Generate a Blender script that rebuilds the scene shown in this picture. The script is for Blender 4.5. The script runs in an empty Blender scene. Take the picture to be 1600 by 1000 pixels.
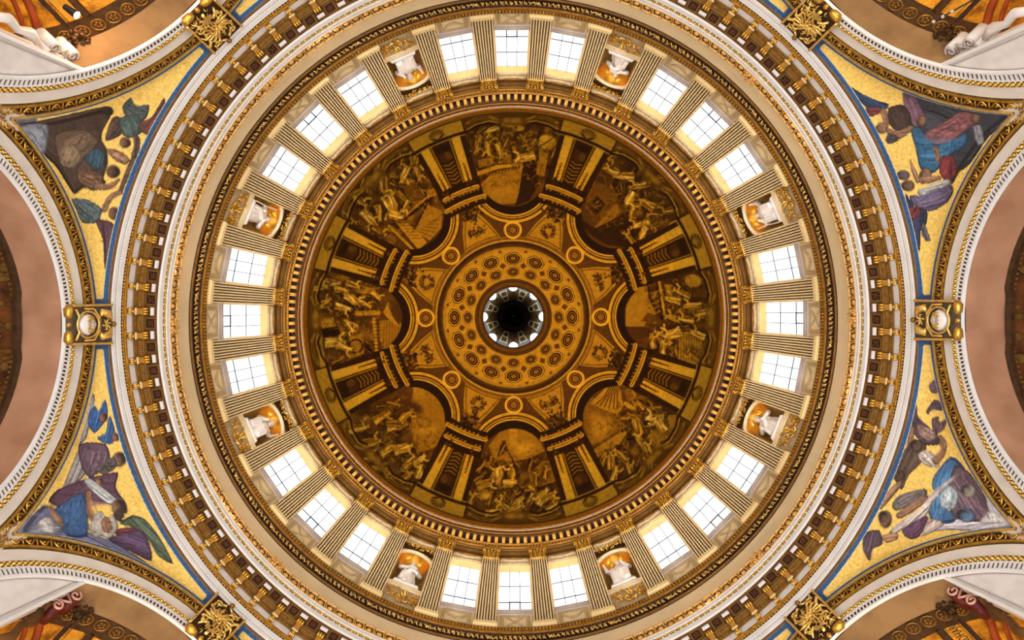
import bpy, math, random
import numpy as np
from mathutils import Vector

# ------------------------------------------------------------------ camera, world, light, exposure
SC = bpy.context.scene
COL = SC.collection
PI = math.pi
rad = math.radians

cam_d = bpy.data.cameras.new('camera')
cam_d.sensor_width = 36.0
cam_d.lens = 22.5                      # 1000 px focal length on a 1600 px wide frame
cam_d.shift_x = -2.0 / 1600
cam_d.shift_y = -9.4 / 1600
cam_d.clip_end = 500
cam = bpy.data.objects.new('camera', cam_d)
cam.location = (0, -0.33, -0.13)           # a step off the dome's axis, looking straight up
cam.rotation_euler = (PI, 0, rad(0.30))
COL.objects.link(cam)
SC.camera = cam

world = bpy.data.worlds.new('overcast_sky')
world.use_nodes = True
world.node_tree.nodes['Background'].inputs[0].default_value = (0.93, 0.96, 1.0, 1)
world.node_tree.nodes['Background'].inputs[1].default_value = 0.55
SC.world = world
SC.cycles.max_bounces = 6
SC.cycles.diffuse_bounces = 3
SC.cycles.glossy_bounces = 3

WINDOW_LIGHT = 1.9
for k in range(8):                      # floor-standing uplighters in front of the eight piers
    a = rad(22.5 + 45 * k)
    ld = bpy.data.lights.new('floor_uplighter', 'SPOT')
    ld.energy = 5600
    ld.color = (1.0, 0.96, 0.91)
    ld.spot_size = rad(125)
    ld.spot_blend = 0.6
    ld.shadow_soft_size = 0.8
    lo = bpy.data.objects.new('floor_uplighter', ld)
    lo.location = (11.5 * math.cos(a), 11.5 * math.sin(a), -1.0)
    lo.rotation_euler = (PI, 0, 0)
    COL.objects.link(lo)

for k in range(8):                      # floodlights standing on the gallery, thrown across at the drum and dome
    a = rad(11.25 + 45 * k)
    ld = bpy.data.lights.new('gallery_floodlight', 'SPOT')
    ld.energy = 10200
    ld.color = (1.0, 0.95, 0.87)
    ld.spot_size = rad(140)
    ld.spot_blend = 0.5
    ld.shadow_soft_size = 0.25
    lo = bpy.data.objects.new('gallery_floodlight', ld)
    p = Vector((15.95 * math.cos(a), 15.95 * math.sin(a), 29.3))
    lo.location = p
    aim = Vector((-9 * math.cos(a), -9 * math.sin(a), 40)) - p
    lo.rotation_euler = aim.to_track_quat('-Z', 'Y').to_euler()
    COL.objects.link(lo)

vs = SC.view_settings
vs.view_transform = 'Standard'
vs.look = 'None'
vs.exposure = 0.0
vs.gamma = 1.0
vs.use_curve_mapping = False

# ------------------------------------------------------------------ helpers
def lin(c):
    c = np.asarray(c, dtype=float) / 255.0
    return np.where(c <= 0.04045, c / 12.92, ((c + 0.055) / 1.055) ** 2.4)

MATS = {}
def mat(name, rgb, rough=0.6, metal=0.0, var=0.12, scale=3.0, bump=0.0, bscale=25.0, rgb2=None,
        emit=0.0, attr=None, spec=0.3, stretch=None):
    m = bpy.data.materials.new(name)
    m.use_nodes = True
    nt = m.node_tree
    b = nt.nodes['Principled BSDF']
    b.inputs['Roughness'].default_value = rough
    b.inputs['Metallic'].default_value = metal
    b.inputs['Specular IOR Level'].default_value = spec
    c1 = lin(rgb)
    tc = nt.nodes.new('ShaderNodeTexCoord')
    src = tc.outputs['Object']
    if stretch:
        mp = nt.nodes.new('ShaderNodeMapping')
        mp.inputs['Scale'].default_value = stretch
        nt.links.new(src, mp.inputs['Vector'])
        src = mp.outputs['Vector']
    nz = nt.nodes.new('ShaderNodeTexNoise')
    nz.inputs['Scale'].default_value = scale
    nz.inputs['Detail'].default_value = 4
    nt.links.new(src, nz.inputs['Vector'])
    if attr:
        at = nt.nodes.new('ShaderNodeAttribute')
        at.attribute_name = attr
        mx = nt.nodes.new('ShaderNodeMix')
        mx.data_type = 'RGBA'
        mx.blend_type = 'MULTIPLY'
        mx.inputs[0].default_value = 1.0
        cr = nt.nodes.new('ShaderNodeValToRGB')
        cr.color_ramp.elements[0].position = 0.3
        cr.color_ramp.elements[1].position = 0.7
        lo_, hi_ = 1 - var, 1 + var
        cr.color_ramp.elements[0].color = (lo_, lo_, lo_, 1)
        cr.color_ramp.elements[1].color = (hi_, hi_, hi_, 1)
        nt.links.new(nz.outputs['Fac'], cr.inputs[0])
        nt.links.new(at.outputs['Color'], mx.inputs[6])
        nt.links.new(cr.outputs[0], mx.inputs[7])
        nt.links.new(mx.outputs[2], b.inputs['Base Color'])
    else:
        c2 = lin(rgb2) if rgb2 is not None else c1 * (1 - 2 * var)
        cr = nt.nodes.new('ShaderNodeValToRGB')
        cr.color_ramp.elements[0].position = 0.32
        cr.color_ramp.elements[1].position = 0.62
        cr.color_ramp.elements[0].color = (*c2, 1)
        cr.color_ramp.elements[1].color = (*c1, 1)
        nt.links.new(nz.outputs['Fac'], cr.inputs[0])
        nt.links.new(cr.outputs[0], b.inputs['Base Color'])
        if emit:
            b.inputs['Emission Color'].default_value = (*c1, 1)
            b.inputs['Emission Strength'].default_value = emit
    if bump:
        n2 = nt.nodes.new('ShaderNodeTexNoise')
        n2.inputs['Scale'].default_value = bscale
        nt.links.new(tc.outputs['Object'], n2.inputs['Vector'])
        bp = nt.nodes.new('ShaderNodeBump')
        bp.inputs['Strength'].default_value = bump
        bp.inputs['Distance'].default_value = 0.03
        nt.links.new(n2.outputs['Fac'], bp.inputs['Height'])
        nt.links.new(bp.outputs[0], b.inputs['Normal'])
    MATS[name] = m
    return m

mat('gold', (230, 177, 74), 0.33, 0.85, 0.2, 6, 0.25, 30)
mat('bright_gold', (250, 207, 114), 0.36, 0.7, 0.15, 6, 0.2, 30)
mat('old_gold', (162, 111, 38), 0.5, 0.45, 0.2, 5, 0.2, 30)
mat('rose_gold', (240, 184, 104), 0.45, 0.3, 0.2, 6)
mat('dark_ground', (58, 32, 14), 0.7, 0, 0.25, 4)
mat('soffit_brown', (104, 66, 28), 0.6, 0.15, 0.2, 3)
mat('olive_gilt', (126, 88, 36), 0.5, 0.3, 0.15, 3)
mat('coffer_dark', (38, 20, 12), 0.7, 0, 0.2, 4)
mat('coffer_bloom', (112, 62, 36), 0.55, 0.3, 0.2, 8)
mat('white_paint', (226, 222, 220), 0.55, 0, 0.05, 1.2)
mat('white_marble', (222, 214, 210), 0.45, 0, 0.07, 2.5)
mat('statue_marble', (236, 228, 224), 0.5, 0, 0.05, 3)
mat('arch_stone', (216, 206, 196), 0.6, 0, 0.06, 1.5)
mat('wall_cream', (236, 214, 172), 0.7, 0, 0.05, 0.8)
mat('pilaster_stone', (228, 202, 154), 0.65, 0, 0.05, 1.5)
mat('pale_cream', (238, 210, 152), 0.55, 0, 0.04, 2)
mat('soffit_cream', (222, 184, 122), 0.65, 0, 0.05, 2)
mat('keystone_ground', (92, 80, 70), 0.6, 0, 0.2, 4)
mat('carved_stone', (190, 166, 128), 0.65, 0, 0.15, 5)
mat('sill_grey', (190, 176, 168), 0.6, 0, 0.08, 3)
mat('groove_brown', (86, 52, 24), 0.7, 0, 0.15, 3)
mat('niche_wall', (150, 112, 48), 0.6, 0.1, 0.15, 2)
mat('niche_gold', (226, 160, 52), 0.34, 0.7, 0.15, 3)
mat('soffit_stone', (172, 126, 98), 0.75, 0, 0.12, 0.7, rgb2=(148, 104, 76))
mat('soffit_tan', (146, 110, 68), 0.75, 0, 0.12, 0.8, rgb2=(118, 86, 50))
mat('apse_gold', (206, 140, 34), 0.4, 0.55, 0.3, 2.5, 0.6, 14, rgb2=(120, 70, 14))
mat('vault_brown', (120, 66, 18), 0.5, 0.3, 0.3, 1.2, 0.4, 12, rgb2=(60, 28, 8))
mat('rosette_band', (72, 44, 16), 0.55, 0.25, 0.25, 5)
mat('maroon', (92, 24, 14), 0.5, 0, 0.2, 4)
mat('pink_stone', (214, 160, 140), 0.6, 0, 0.1, 4)
mat('red_brown', (150, 62, 20), 0.55, 0.1, 0.2, 2)
mat('dark_line', (46, 34, 26), 0.6, 0, 0.1, 3)
mat('iron', (40, 38, 44), 0.5, 0.3, 0.1, 5)
mat('lantern_panel', (112, 86, 54), 0.6, 0, 0.3, 4)
mat('lantern_rib', (226, 210, 160), 0.6, 0, 0.15, 4)
mat('lantern_grey', (120, 126, 132), 0.6, 0, 0.15, 2)
mat('lantern_black', (84, 54, 24), 0.6, 0.2, 0.2, 4)
mat('fresco', (255, 255, 255), 0.8, 0.0, 0.20, 2.6, attr='paint', spec=0.04)
mat('mosaic', (255, 255, 255), 0.42, 0.18, 0.20, 9.0, 0.35, 18, attr='paint', spec=0.4)
mat('floor_stone', (150, 140, 128), 0.4, 0, 0.15, 0.4)
mat('coffer_gold', (190, 128, 24), 0.8, 0.0, 0.12, 3, spec=.04)
mat('coffer_rosette', (128, 76, 14), 0.8, 0, 0.2, 4, spec=.04)
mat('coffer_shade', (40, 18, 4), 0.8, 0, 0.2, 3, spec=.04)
mat('letter_dark', (60, 26, 8), 0.6, 0, 0.1, 3)

m = bpy.data.materials.new('daylit_glass')
m.use_nodes = True
nt = m.node_tree
nt.nodes.remove(nt.nodes['Principled BSDF'])
em = nt.nodes.new('ShaderNodeEmission')
em.inputs[1].default_value = WINDOW_LIGHT
tcx = nt.nodes.new('ShaderNodeTexCoord')
nzx = nt.nodes.new('ShaderNodeTexNoise')
nzx.inputs['Scale'].default_value = 0.6
crx = nt.nodes.new('ShaderNodeValToRGB')
crx.color_ramp.elements[0].color = (0.86, 0.93, 1.0, 1)
crx.color_ramp.elements[1].color = (1.0, 1.0, 1.0, 1)
nt.links.new(tcx.outputs['Object'], nzx.inputs['Vector'])
nt.links.new(nzx.outputs['Fac'], crx.inputs[0])
nt.links.new(crx.outputs[0], em.inputs[0])
nt.links.new(em.outputs[0], nt.nodes['Material Output'].inputs[0])
MATS['daylit_glass'] = m

m = MATS['daylit_glass'].copy(); m.name = 'lantern_glass'
for n__ in m.node_tree.nodes:
    if n__.type == 'EMISSION': n__.inputs[1].default_value = 5.0
MATS['lantern_glass'] = m
# unit blob: octahedron subdivided once
def _blob():
    v = [Vector(p) for p in ((1,0,0),(-1,0,0),(0,1,0),(0,-1,0),(0,0,1),(0,0,-1))]
    f = [(0,2,4),(2,1,4),(1,3,4),(3,0,4),(2,0,5),(1,2,5),(3,1,5),(0,3,5)]
    out, cache = [], {}
    def mid(a, b):
        k = (min(a, b), max(a, b))
        if k not in cache:
            v.append((v[a] + v[b]).normalized())
            cache[k] = len(v) - 1
        return cache[k]
    for a, b, c in f:
        ab, bc, ca = mid(a, b), mid(b, c), mid(c, a)
        out += [(a, ab, ca), (ab, b, bc), (ca, bc, c), (ab, bc, ca)]
    return [tuple(p) for p in v], out
BLOB_V, BLOB_F = _blob()

class MB:
    """collects shapes and links them as ONE mesh object"""
    def __init__(s):
        s.v, s.f = [], []
    def add(s, vs_, fs_):
        o = len(s.v)
        s.v += [tuple(p) for p in vs_]
        s.f += [tuple(i + o for i in f) for f in fs_]
        return s
    def quad(s, a, b, c, d):
        return s.add([a, b, c, d], [(0, 1, 2, 3)])
    def hexa(s, p):
        return s.add(p, [(0,3,2,1),(4,5,6,7),(0,1,5,4),(1,2,6,5),(2,3,7,6),(3,0,4,7)])
    def box(s, x0, x1, y0, y1, z0, z1):
        return s.hexa([(x0,y0,z0),(x1,y0,z0),(x1,y1,z0),(x0,y1,z0),(x0,y0,z1),(x1,y0,z1),(x1,y1,z1),(x0,y1,z1)])
    def blob(s, c, rx, ry, rz, rot=None):
        vs_ = []
        for p in BLOB_V:
            q = Vector((p[0]*rx, p[1]*ry, p[2]*rz))
            if rot is not None:
                q = rot @ q
            vs_.append((c[0]+q[0], c[1]+q[1], c[2]+q[2]))
        return s.add(vs_, BLOB_F)
    def tube(s, pts, rads, n=6, cap=True, flat=1.0, up=None):
        pts = [Vector(p) for p in pts]
        if not hasattr(rads, '__len__'):
            rads = [rads] * len(pts)
        o = len(s.v)
        prev = Vector(up) if up is not None else None
        for i, p in enumerate(pts):
            t = (pts[min(i+1, len(pts)-1)] - pts[max(i-1, 0)])
            t = t.normalized() if t.length > 1e-9 else Vector((0, 0, 1))
            if prev is None:
                prev = Vector((0, 0, 1)) if abs(t.z) < 0.9 else Vector((1, 0, 0))
            a = prev - t * prev.dot(t)
            a = a.normalized() if a.length > 1e-6 else t.orthogonal().normalized()
            b = t.cross(a)
            prev = a
            for j in range(n):
                an = 2 * PI * j / n
                q = p + a * (math.cos(an) * rads[i] * flat) + b * (math.sin(an) * rads[i])
                s.v.append((q.x, q.y, q.z))
        for i in range(len(pts) - 1):
            for j in range(n):
                j2 = (j + 1) % n
                s.f.append((o+i*n+j, o+i*n+j2, o+(i+1)*n+j2, o+(i+1)*n+j))
        if cap:
            s.f.append(tuple(o + j for j in range(n))[::-1])
            s.f.append(tuple(o + (len(pts)-1)*n + j for j in range(n)))
        return s
    def revolve(s, prof, a0=0.0, a1=2*PI, n=256, closed=None):
        full = abs((a1 - a0) - 2 * PI) < 1e-6
        cols = n if full else n + 1
        o = len(s.v)
        k = len(prof)
        for i in range(cols):
            a = a0 + (a1 - a0) * i / n
            c, sn = math.cos(a), math.sin(a)
            for R, z in prof:
                s.v.append((R*c, R*sn, z))
        for i in range(n):
            i2 = (i + 1) % cols
            for j in range(k - 1):
                s.f.append((o+i*k+j, o+i*k+j+1, o+i2*k+j+1, o+i2*k+j))
        return s
    def grid(s, P, nu, nv, closed_u=False):
        """P[u][v] rows of points"""
        o = len(s.v)
        for row in P:
            s.v += [tuple(p) for p in row]
        for i in range(nu - 1):
            for j in range(nv - 1):
                s.f.append((o+i*nv+j, o+i*nv+j+1, o+(i+1)*nv+j+1, o+(i+1)*nv+j))
        return s
    def mesh(s, name, mats, origin=(0, 0, 0), smooth=False):
        me = bpy.data.meshes.new(name)
        ox, oy, oz = origin
        me.from_pydata([(x-ox, y-oy, z-oz) for x, y, z in s.v], [], s.f)
        me.materials.append(MATS[mats])
        if smooth:
            me.polygons.foreach_set('use_smooth', [True] * len(me.polygons))
        me.update()
        return me
    def build(s, name, material, parent=None, origin=(0, 0, 0), smooth=False, loc=(0, 0, 0), rotz=0.0):
        return link(name, s.mesh(name, material, origin, smooth), parent, loc, rotz)

def link(name, data, parent=None, loc=(0, 0, 0), rotz=0.0):
    o = bpy.data.objects.new(name, data)
    COL.objects.link(o)
    o.parent = parent
    o.location = loc
    o.rotation_euler = (0, 0, rotz)
    return o
def empty(name, loc=(0, 0, 0), rotz=0.0, parent=None):
    return link(name, None, parent, loc, rotz)
def tag(o, label, cat=None, group=None, kind=None):
    o['label'] = label
    if cat: o['category'] = cat
    if group: o['group'] = group
    if kind: o['kind'] = kind
    return o
def at(R, theta, z):
    return (R * math.cos(theta), R * math.sin(theta), z)
def copy_tree(o, parent=None):
    c = o.copy()
    COL.objects.link(c)
    if parent is not None:
        c.parent = parent
    for ch in list(o.children):
        copy_tree(ch, c)
    return c

ARCH_NAME = ['right-hand', 'lower right', 'bottom', 'lower left', 'left-hand', 'upper left', 'top', 'upper right']
NICHE_NAME = ['lower right', 'right-of-bottom', 'left-of-bottom', 'lower left', 'upper left', 'left-of-top', 'right-of-top', 'upper right']
ORD = ['first', 'second', 'third', 'fourth', 'fifth', 'sixth', 'seventh', 'eighth', 'ninth', 'tenth', 'eleventh', 'twelfth']

# ------------------------------------------------------------------ painter for flat painted decoration (colour only)
class Canvas:
    def __init__(s, x0, y0, x1, y1, sc, base):
        s.x0, s.y0, s.sc = x0, y0, sc
        s.w, s.h = int((x1 - x0) * sc), int((y1 - y0) * sc)
        s.a = np.empty((s.h, s.w, 3), dtype=np.float32)
        s.a[:] = np.asarray(base, dtype=np.float32)
    def _box(s, xs, ys, pad):
        i0 = max(0, int((min(xs) - pad - s.x0) * s.sc)); i1 = min(s.w, int((max(xs) + pad - s.x0) * s.sc) + 2)
        j0 = max(0, int((min(ys) - pad - s.y0) * s.sc)); j1 = min(s.h, int((max(ys) + pad - s.y0) * s.sc) + 2)
        if i1 <= i0 or j1 <= j0:
            return None
        X = (np.arange(i0, i1) + 0.5) / s.sc + s.x0
        Y = (np.arange(j0, j1) + 0.5) / s.sc + s.y0
        return i0, i1, j0, j1, X[None, :], Y[:, None]
    def _mix(s, b, m, col, al):
        i0, i1, j0, j1 = b[:4]
        m = (m * al)[..., None].astype(np.float32)
        s.a[j0:j1, i0:i1] = s.a[j0:j1, i0:i1] * (1 - m) + np.asarray(col, np.float32) * m
    def poly(s, pts, col, al=1.0):
        xs = [p[0] for p in pts]; ys = [p[1] for p in pts]
        b = s._box(xs, ys, 1)
        if b is None: return
        X, Y = b[4], b[5]
        ins = np.zeros((Y.shape[0], X.shape[1]), bool)
        n = len(pts)
        for i in range(n):
            xa, ya = pts[i]; xb, yb = pts[(i+1) % n]
            if ya == yb: continue
            c = ((ya > Y) != (yb > Y)) & (X < (xb - xa) * (Y - ya) / (yb - ya) + xa)
            ins ^= c
        s._mix(b, ins.astype(np.float32), col, al)
    def ell(s, cx, cy, rx, ry, ang, col, al=1.0, soft=0.15):
        R = max(rx, ry)
        b = s._box([cx - R, cx + R], [cy - R, cy + R], 1)
        if b is None: return
        dx, dy = b[4] - cx, b[5] - cy
        c, sn = math.cos(ang), math.sin(ang)
        d = np.sqrt(((dx*c + dy*sn)/rx)**2 + ((-dx*sn + dy*c)/ry)**2)
        s._mix(b, np.clip((1 + soft - d) / (2 * soft), 0, 1), col, al)
    def ring(s, cx, cy, r0, r1, col, al=1.0, cond=None):
        b = s._box([cx - r1, cx + r1], [cy - r1, cy + r1], 1)
        if b is None: return
        d = np.hypot(b[4] - cx, b[5] - cy)
        m = np.clip((d - r0) * s.sc + 0.5, 0, 1) * np.clip((r1 - d) * s.sc + 0.5, 0, 1)
        if cond is not None:
            m = m * cond(b[4], b[5])
        s._mix(b, m, col, al)
    def stroke(s, pts, w, col, al=1.0):
        xs = [p[0] for p in pts]; ys = [p[1] for p in pts]
        b = s._box(xs, ys, w)
        if b is None: return
        X, Y = b[4], b[5]
        D = np.full((Y.shape[0], X.shape[1]), 1e9)
        for i in range(len(pts) - 1):
            xa, ya = pts[i]; xb, yb = pts[i+1]
            L = (xb-xa)**2 + (yb-ya)**2 + 1e-9
            t = np.clip(((X-xa)*(xb-xa) + (Y-ya)*(yb-ya)) / L, 0, 1)
            D = np.minimum(D, np.hypot(X - xa - t*(xb-xa), Y - ya - t*(yb-ya)))
        s._mix(b, np.clip((w/2 - D) * s.sc + 0.5, 0, 1), col, al)
    def sample(s, u, v):
        x = np.clip((u - s.x0) * s.sc - 0.5, 0, s.w - 1.001)
        y = np.clip((v - s.y0) * s.sc - 0.5, 0, s.h - 1.001)
        i, j = x.astype(int), y.astype(int)
        fx, fy = (x - i)[:, None], (y - j)[:, None]
        a = s.a
        return (a[j, i]*(1-fx)*(1-fy) + a[j, i+1]*fx*(1-fy) + a[j+1, i]*(1-fx)*fy + a[j+1, i+1]*fx*fy)

def fast_grid_mesh(name, V, nu, nv, closed, material, colors=None, smooth=True):
    """V: (nu*nv,3) array, u rows; closed wraps the u direction"""
    me = bpy.data.meshes.new(name)
    iu = np.arange(nu if closed else nu - 1)
    jv = np.arange(nv - 1)
    I, J = np.meshgrid(iu, jv, indexing='ij')
    I2 = (I + 1) % nu
    F = np.stack([I*nv+J, I*nv+J+1, I2*nv+J+1, I2*nv+J], -1).reshape(-1, 4)
    me.vertices.add(len(V))
    me.vertices.foreach_set('co', np.asarray(V, np.float32).ravel())
    me.loops.add(F.size)
    me.loops.foreach_set('vertex_index', F.astype(np.int32).ravel())
    me.polygons.add(len(F))
    me.polygons.foreach_set('loop_start', (np.arange(len(F)) * 4).astype(np.int32))
    me.polygons.foreach_set('loop_total', np.full(len(F), 4, np.int32))
    me.polygons.foreach_set('use_smooth', np.full(len(F), smooth, bool))
    me.update(calc_edges=True)
    me.validate()
    me.materials.append(MATS[material])
    if colors is not None:
        ca = me.color_attributes.new('paint', 'FLOAT_COLOR', 'POINT')
        buf = np.ones((len(V), 4), np.float32)
        buf[:, :3] = lin(np.clip(colors, 0, 255))
        ca.data.foreach_set('color', buf.ravel())
    return me

# ------------------------------------------------------------------ the setting: floor
fb = MB()
fb.add([(30*math.cos(2*PI*i/64), 30*math.sin(2*PI*i/64), -1.65) for i in range(64)], [tuple(range(64))])
tag(fb.build('floor', 'floor_stone'), 'grey stone paving of the crossing floor below the dome', 'floor', kind='structure')

# ------------------------------------------------------------------ the painted dome
DOME_C, DOME_R = 47.3, 15.37
PAL = [(0.0, (18, 7, 2)), (0.25, (58, 28, 4)), (0.5, (120, 74, 8)), (0.75, (176, 118, 18)), (1.0, (224, 170, 60))]
def tone(t):
    t = max(0.0, min(1.0, t))
    for (a, ca), (b, cb) in zip(PAL, PAL[1:]):
        if t <= b:
            k = (t - a) / (b - a)
            return tuple(ca[i] + (cb[i] - ca[i]) * k for i in range(3))
    return PAL[-1][1]

def paint_dome():
    rng = random.Random(5)
    C = Canvas(-340, -340, 340, 340, 2.0, tone(0.30))
    # ground of the scenes: brown cloudy sky
    for i in range(260):
        a = rng.uniform(0, 2*PI); r = rng.uniform(165, 325)
        C.ell(r*math.cos(a), r*math.sin(a), rng.uniform(8, 26), rng.uniform(6, 14), a + rng.uniform(0.8, 2.3), tone(rng.uniform(0.10, 0.52)), 0.35, 0.6)

    def fig(px, py, h, w, turn=0.0, t=0.7, arm=True):
        """a generic draped figure, feet outwards, head towards the dome's crown"""
        u, v = px - 802, py - 497
        ang = math.atan2(-v, -u) + turn
        ca, sa = math.cos(ang), math.sin(ang)
        def L(x, y):
            return (u + x*ca - y*sa, v + x*sa + y*ca)
        C.ell(*L(-1, 1.5), h*0.62, w*0.75, ang, tone(0.08), 0.6, 0.5)
        body = [L(-h*.5, -w*.55), L(-h*.2, -w*.5), L(h*.15, -w*.42), L(h*.34, -w*.2), L(h*.34, w*.2), L(h*.12, w*.45), L(-h*.25, w*.42), L(-h*.52, w*.5)]
        C.poly(body, tone(t - 0.14), 1.0)
        for q in range(6):
            y0 = rng.uniform(-.42, .42) * w
            pts = [L(-h*.48 + h*.82*k/4, y0*(1 - k/7) + math.sin(k*1.1 + q)*w*.10) for k in range(5)]
            C.stroke(pts, rng.uniform(1.0, 2.2), tone(t + rng.choice([-.42, -.3, .12, .22])), 0.85)
        if arm:
            sgn = rng.choice([-1, 1])
            C.stroke([L(h*.22, sgn*w*.2), L(h*.20, sgn*w*.65), L(h*.38, sgn*w*.95)], 3.0, tone(t + .02))
        hx, hy = L(h*.46, rng.uniform(-.1, .1)*w)
        C.ell(hx, hy, 3.6, 3.0, ang, tone(t + .05))
        C.ell(hx - ca*-1.5, hy - sa*-1.5, 2.2, 2.6, ang, tone(.18), .8)

    def P(px, py):
        return (px - 802, py - 497)
    def PG(pts, t, al=1.0):
        C.poly([P(*p) for p in pts], tone(t), al)
    def ST(pts, w, t, al=1.0):
        C.stroke([P(*p) for p in pts], w, tone(t), al)
    def EL(px, py, rx, ry, deg, t, al=1.0, soft=.15):
        C.ell(px - 802, py - 497, rx, ry, rad(deg), tone(t), al, soft)

    for k in range(8):
        for q in range(34):
            a = k*PI/4 + rad(rng.uniform(-14, 14)); r = rng.uniform(222, 305)
            C.ell(r*math.cos(a), r*math.sin(a), rng.uniform(6, 15), rng.uniform(4, 9), a + rng.uniform(-1.5, 1.5), tone(rng.choice([.08, .12, .2, .34, .46, .56])), .55, .45)
        for q in range(20):
            a = k*PI/4 + rad(rng.uniform(-13.5, 13.5)); r = rng.uniform(225, 298)
            fig(802 + r*math.cos(a), 497 + r*math.sin(a), rng.uniform(18, 28), rng.uniform(8, 13), rng.uniform(-1.2, 1.2), rng.uniform(.36, .56))
    # top scene: pale sky behind a balustrade, dark cloaked figure, tree and altar
    PG([(752, 288), (770, 270), (818, 258), (820, 300), (806, 318), (780, 320), (758, 306)], .52)
    EL(786, 300, 22, 7, -12, .62, .5, .6)
    PG([(736, 272), (776, 258), (818, 254), (818, 259), (778, 264), (738, 278)], .66)
    for q in range(14):
        ST([(744 + q*5.2, 280 - q*1.3), (745 + q*5.2, 275 - q*1.3)], 1.6, .25)
    PG([(818, 262), (836, 256), (842, 290), (828, 314), (806, 322), (812, 300)], .12)
    PG([(842, 236), (858, 240), (852, 276), (838, 272)], .5); ST([(842, 236), (838, 272)], 2, .15)
    EL(857, 222, 15, 12, 20, .62); EL(852, 216, 6, 5, 0, .74); ST([(842, 250), (841, 222), (846, 205)], 2, .08); ST([(846, 228), (862, 218), (872, 208)], 1.5, .12)
    PG([(748, 250), (770, 243), (772, 256), (750, 262)], .5); PG([(780, 244), (800, 240), (802, 254), (780, 255)], .48)
    EL(810, 199, 11, 5, 5, .62); EL(800, 184, 20, 6, 0, .2, .8)
    for a in [(820, 246, 34, 15, 1.2, .78), (748, 226, 26, 11, .3, .6), (764, 232, 24, 10, 0, .66), (782, 236, 26, 11, -.2, .62), (768, 202, 26, 9, 1.3, .64), (796, 196, 22, 8, -1.3, .6), (832, 226, 24, 10, .5, .55), (752, 205, 24, 10, .9, .5), (870, 236, 26, 9, .2, .5)]:
        fig(*a)
    # upper right scene: prison wall with a barred window, tumbling figures
    PG([(920, 300), (935, 286), (958, 290), (966, 310), (960, 330), (940, 342), (925, 336), (915, 325)], .36)
    PG([(918, 322), (933, 306), (948, 320), (932, 338)], .10)
    for q in range(3):
        ST([(922 + q*5, 318 - q*5 + 6), (936 + q*5 - 2, 332 - q*5 + 4)], 1.0, .38); ST([(921 + q*5, 328 - 8 + q*4), (934 + q*4, 308 + q*5)], 1.0, .38)
    PG([(930, 356), (964, 318), (972, 330), (938, 366)], .48)
    PG([(904, 340), (930, 358), (975, 336), (1000, 360), (985, 388), (950, 384), (920, 366)], .10, .85)
    for a in [(975, 275, 34, 13, .9, .74), (955, 268, 26, 9, 1.4, .7), (1000, 290, 34, 13, .5, .7), (985, 312, 26, 15, -.2, .82), (1010, 318, 30, 13, 1.2, .68), (1000, 352, 32, 12, .3, .7), (1005, 366, 24, 11, -.6, .74), (984, 372, 26, 8, 1.4, .7), (1030, 280, 34, 13, .5, .6), (1045, 330, 30, 12, .2, .52), (1024, 338, 26, 10, .7, .58), (960, 245, 22, 9, .4, .55), (1055, 350, 22, 9, 0, .5)]:
        fig(*a)
    # right scene: pale sky, pediment, crowd and open-winged robe below
    PG([(978, 470), (986, 456), (1000, 450), (1016, 448), (1014, 470), (1026, 492), (1014, 500), (1006, 512), (978, 512)], .56)
    PG([(978, 512), (1014, 514), (1022, 524), (1000, 532), (986, 528)], .26)
    PG([(1002, 504), (1012, 490), (1024, 494), (1030, 505)], .34)
    ST([(1014, 450), (1016, 466), (1034, 500)], 3.5, .12); ST([(1030, 436), (1040, 500)], 3.5, .70); ST([(1026, 436), (1035, 498)], 2.0, .1)
    for q in range(5): ST([(1018 + q, 460 + q*8), (1028 + q, 456 + q*8)], 2.2, .5)
    PG([(1036, 430), (1096, 420), (1100, 452), (1080, 452), (1060, 440), (1038, 446)], .22)
    EL(1084, 440, 13, 10, 10, .6); PG([(1040, 446), (1052, 446), (1054, 470), (1042, 474)], .56)
    PG([(1062, 520), (1096, 520), (1102, 575), (1060, 566)], .58)
    for q in range(9): ST([(1065 + q*4, 524), (1064 + q*4.2, 566)], 1.1, .3)
    for a in [(1052, 470, 26, 12, .3, .66), (1066, 458, 30, 10, .5, .7), (1082, 480, 30, 13, 0, .68), (1096, 490, 26, 11, -.3, .6), (1052, 498, 26, 11, .2, .66), (1072, 500, 26, 11, .1, .66), (1034, 530, 34, 18, .7, .84), (1050, 524, 30, 16, -.5, .82), (1020, 534, 24, 11, 1.2, .72), (1090, 524, 26, 12, .3, .62), (1086, 556, 30, 12, .4, .64), (1036, 544, 24, 10, 1.4, .7)]:
        fig(*a)
    # lower right scene: billowing drapery, clouds, candlestick and orator
    PG([(910, 640), (924, 622), (946, 640), (980, 668), (950, 684), (922, 700), (912, 672)], .42)
    EL(938, 672, 13, 20, 35, .66, .8, .5); EL(930, 656, 12, 9, 20, .58, .7, .5)
    PG([(922, 632), (945, 608), (968, 604), (974, 636), (964, 650), (944, 642)], .60)
    for q in range(6): ST([(930 + q*7, 634 + q*1.5), (944 + q*4, 622 - q), (952 + q*3.4, 606)], 1.6, .22)
    ST([(978, 632), (992, 644)], 7, .72); ST([(988, 612), (996, 634)], 3.5, .6)
    PG([(924, 706), (966, 678), (980, 676), (970, 692), (934, 716)], .56)
    PG([(1002, 692), (1046, 650), (1066, 650), (1040, 690), (1012, 718)], .50)
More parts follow.
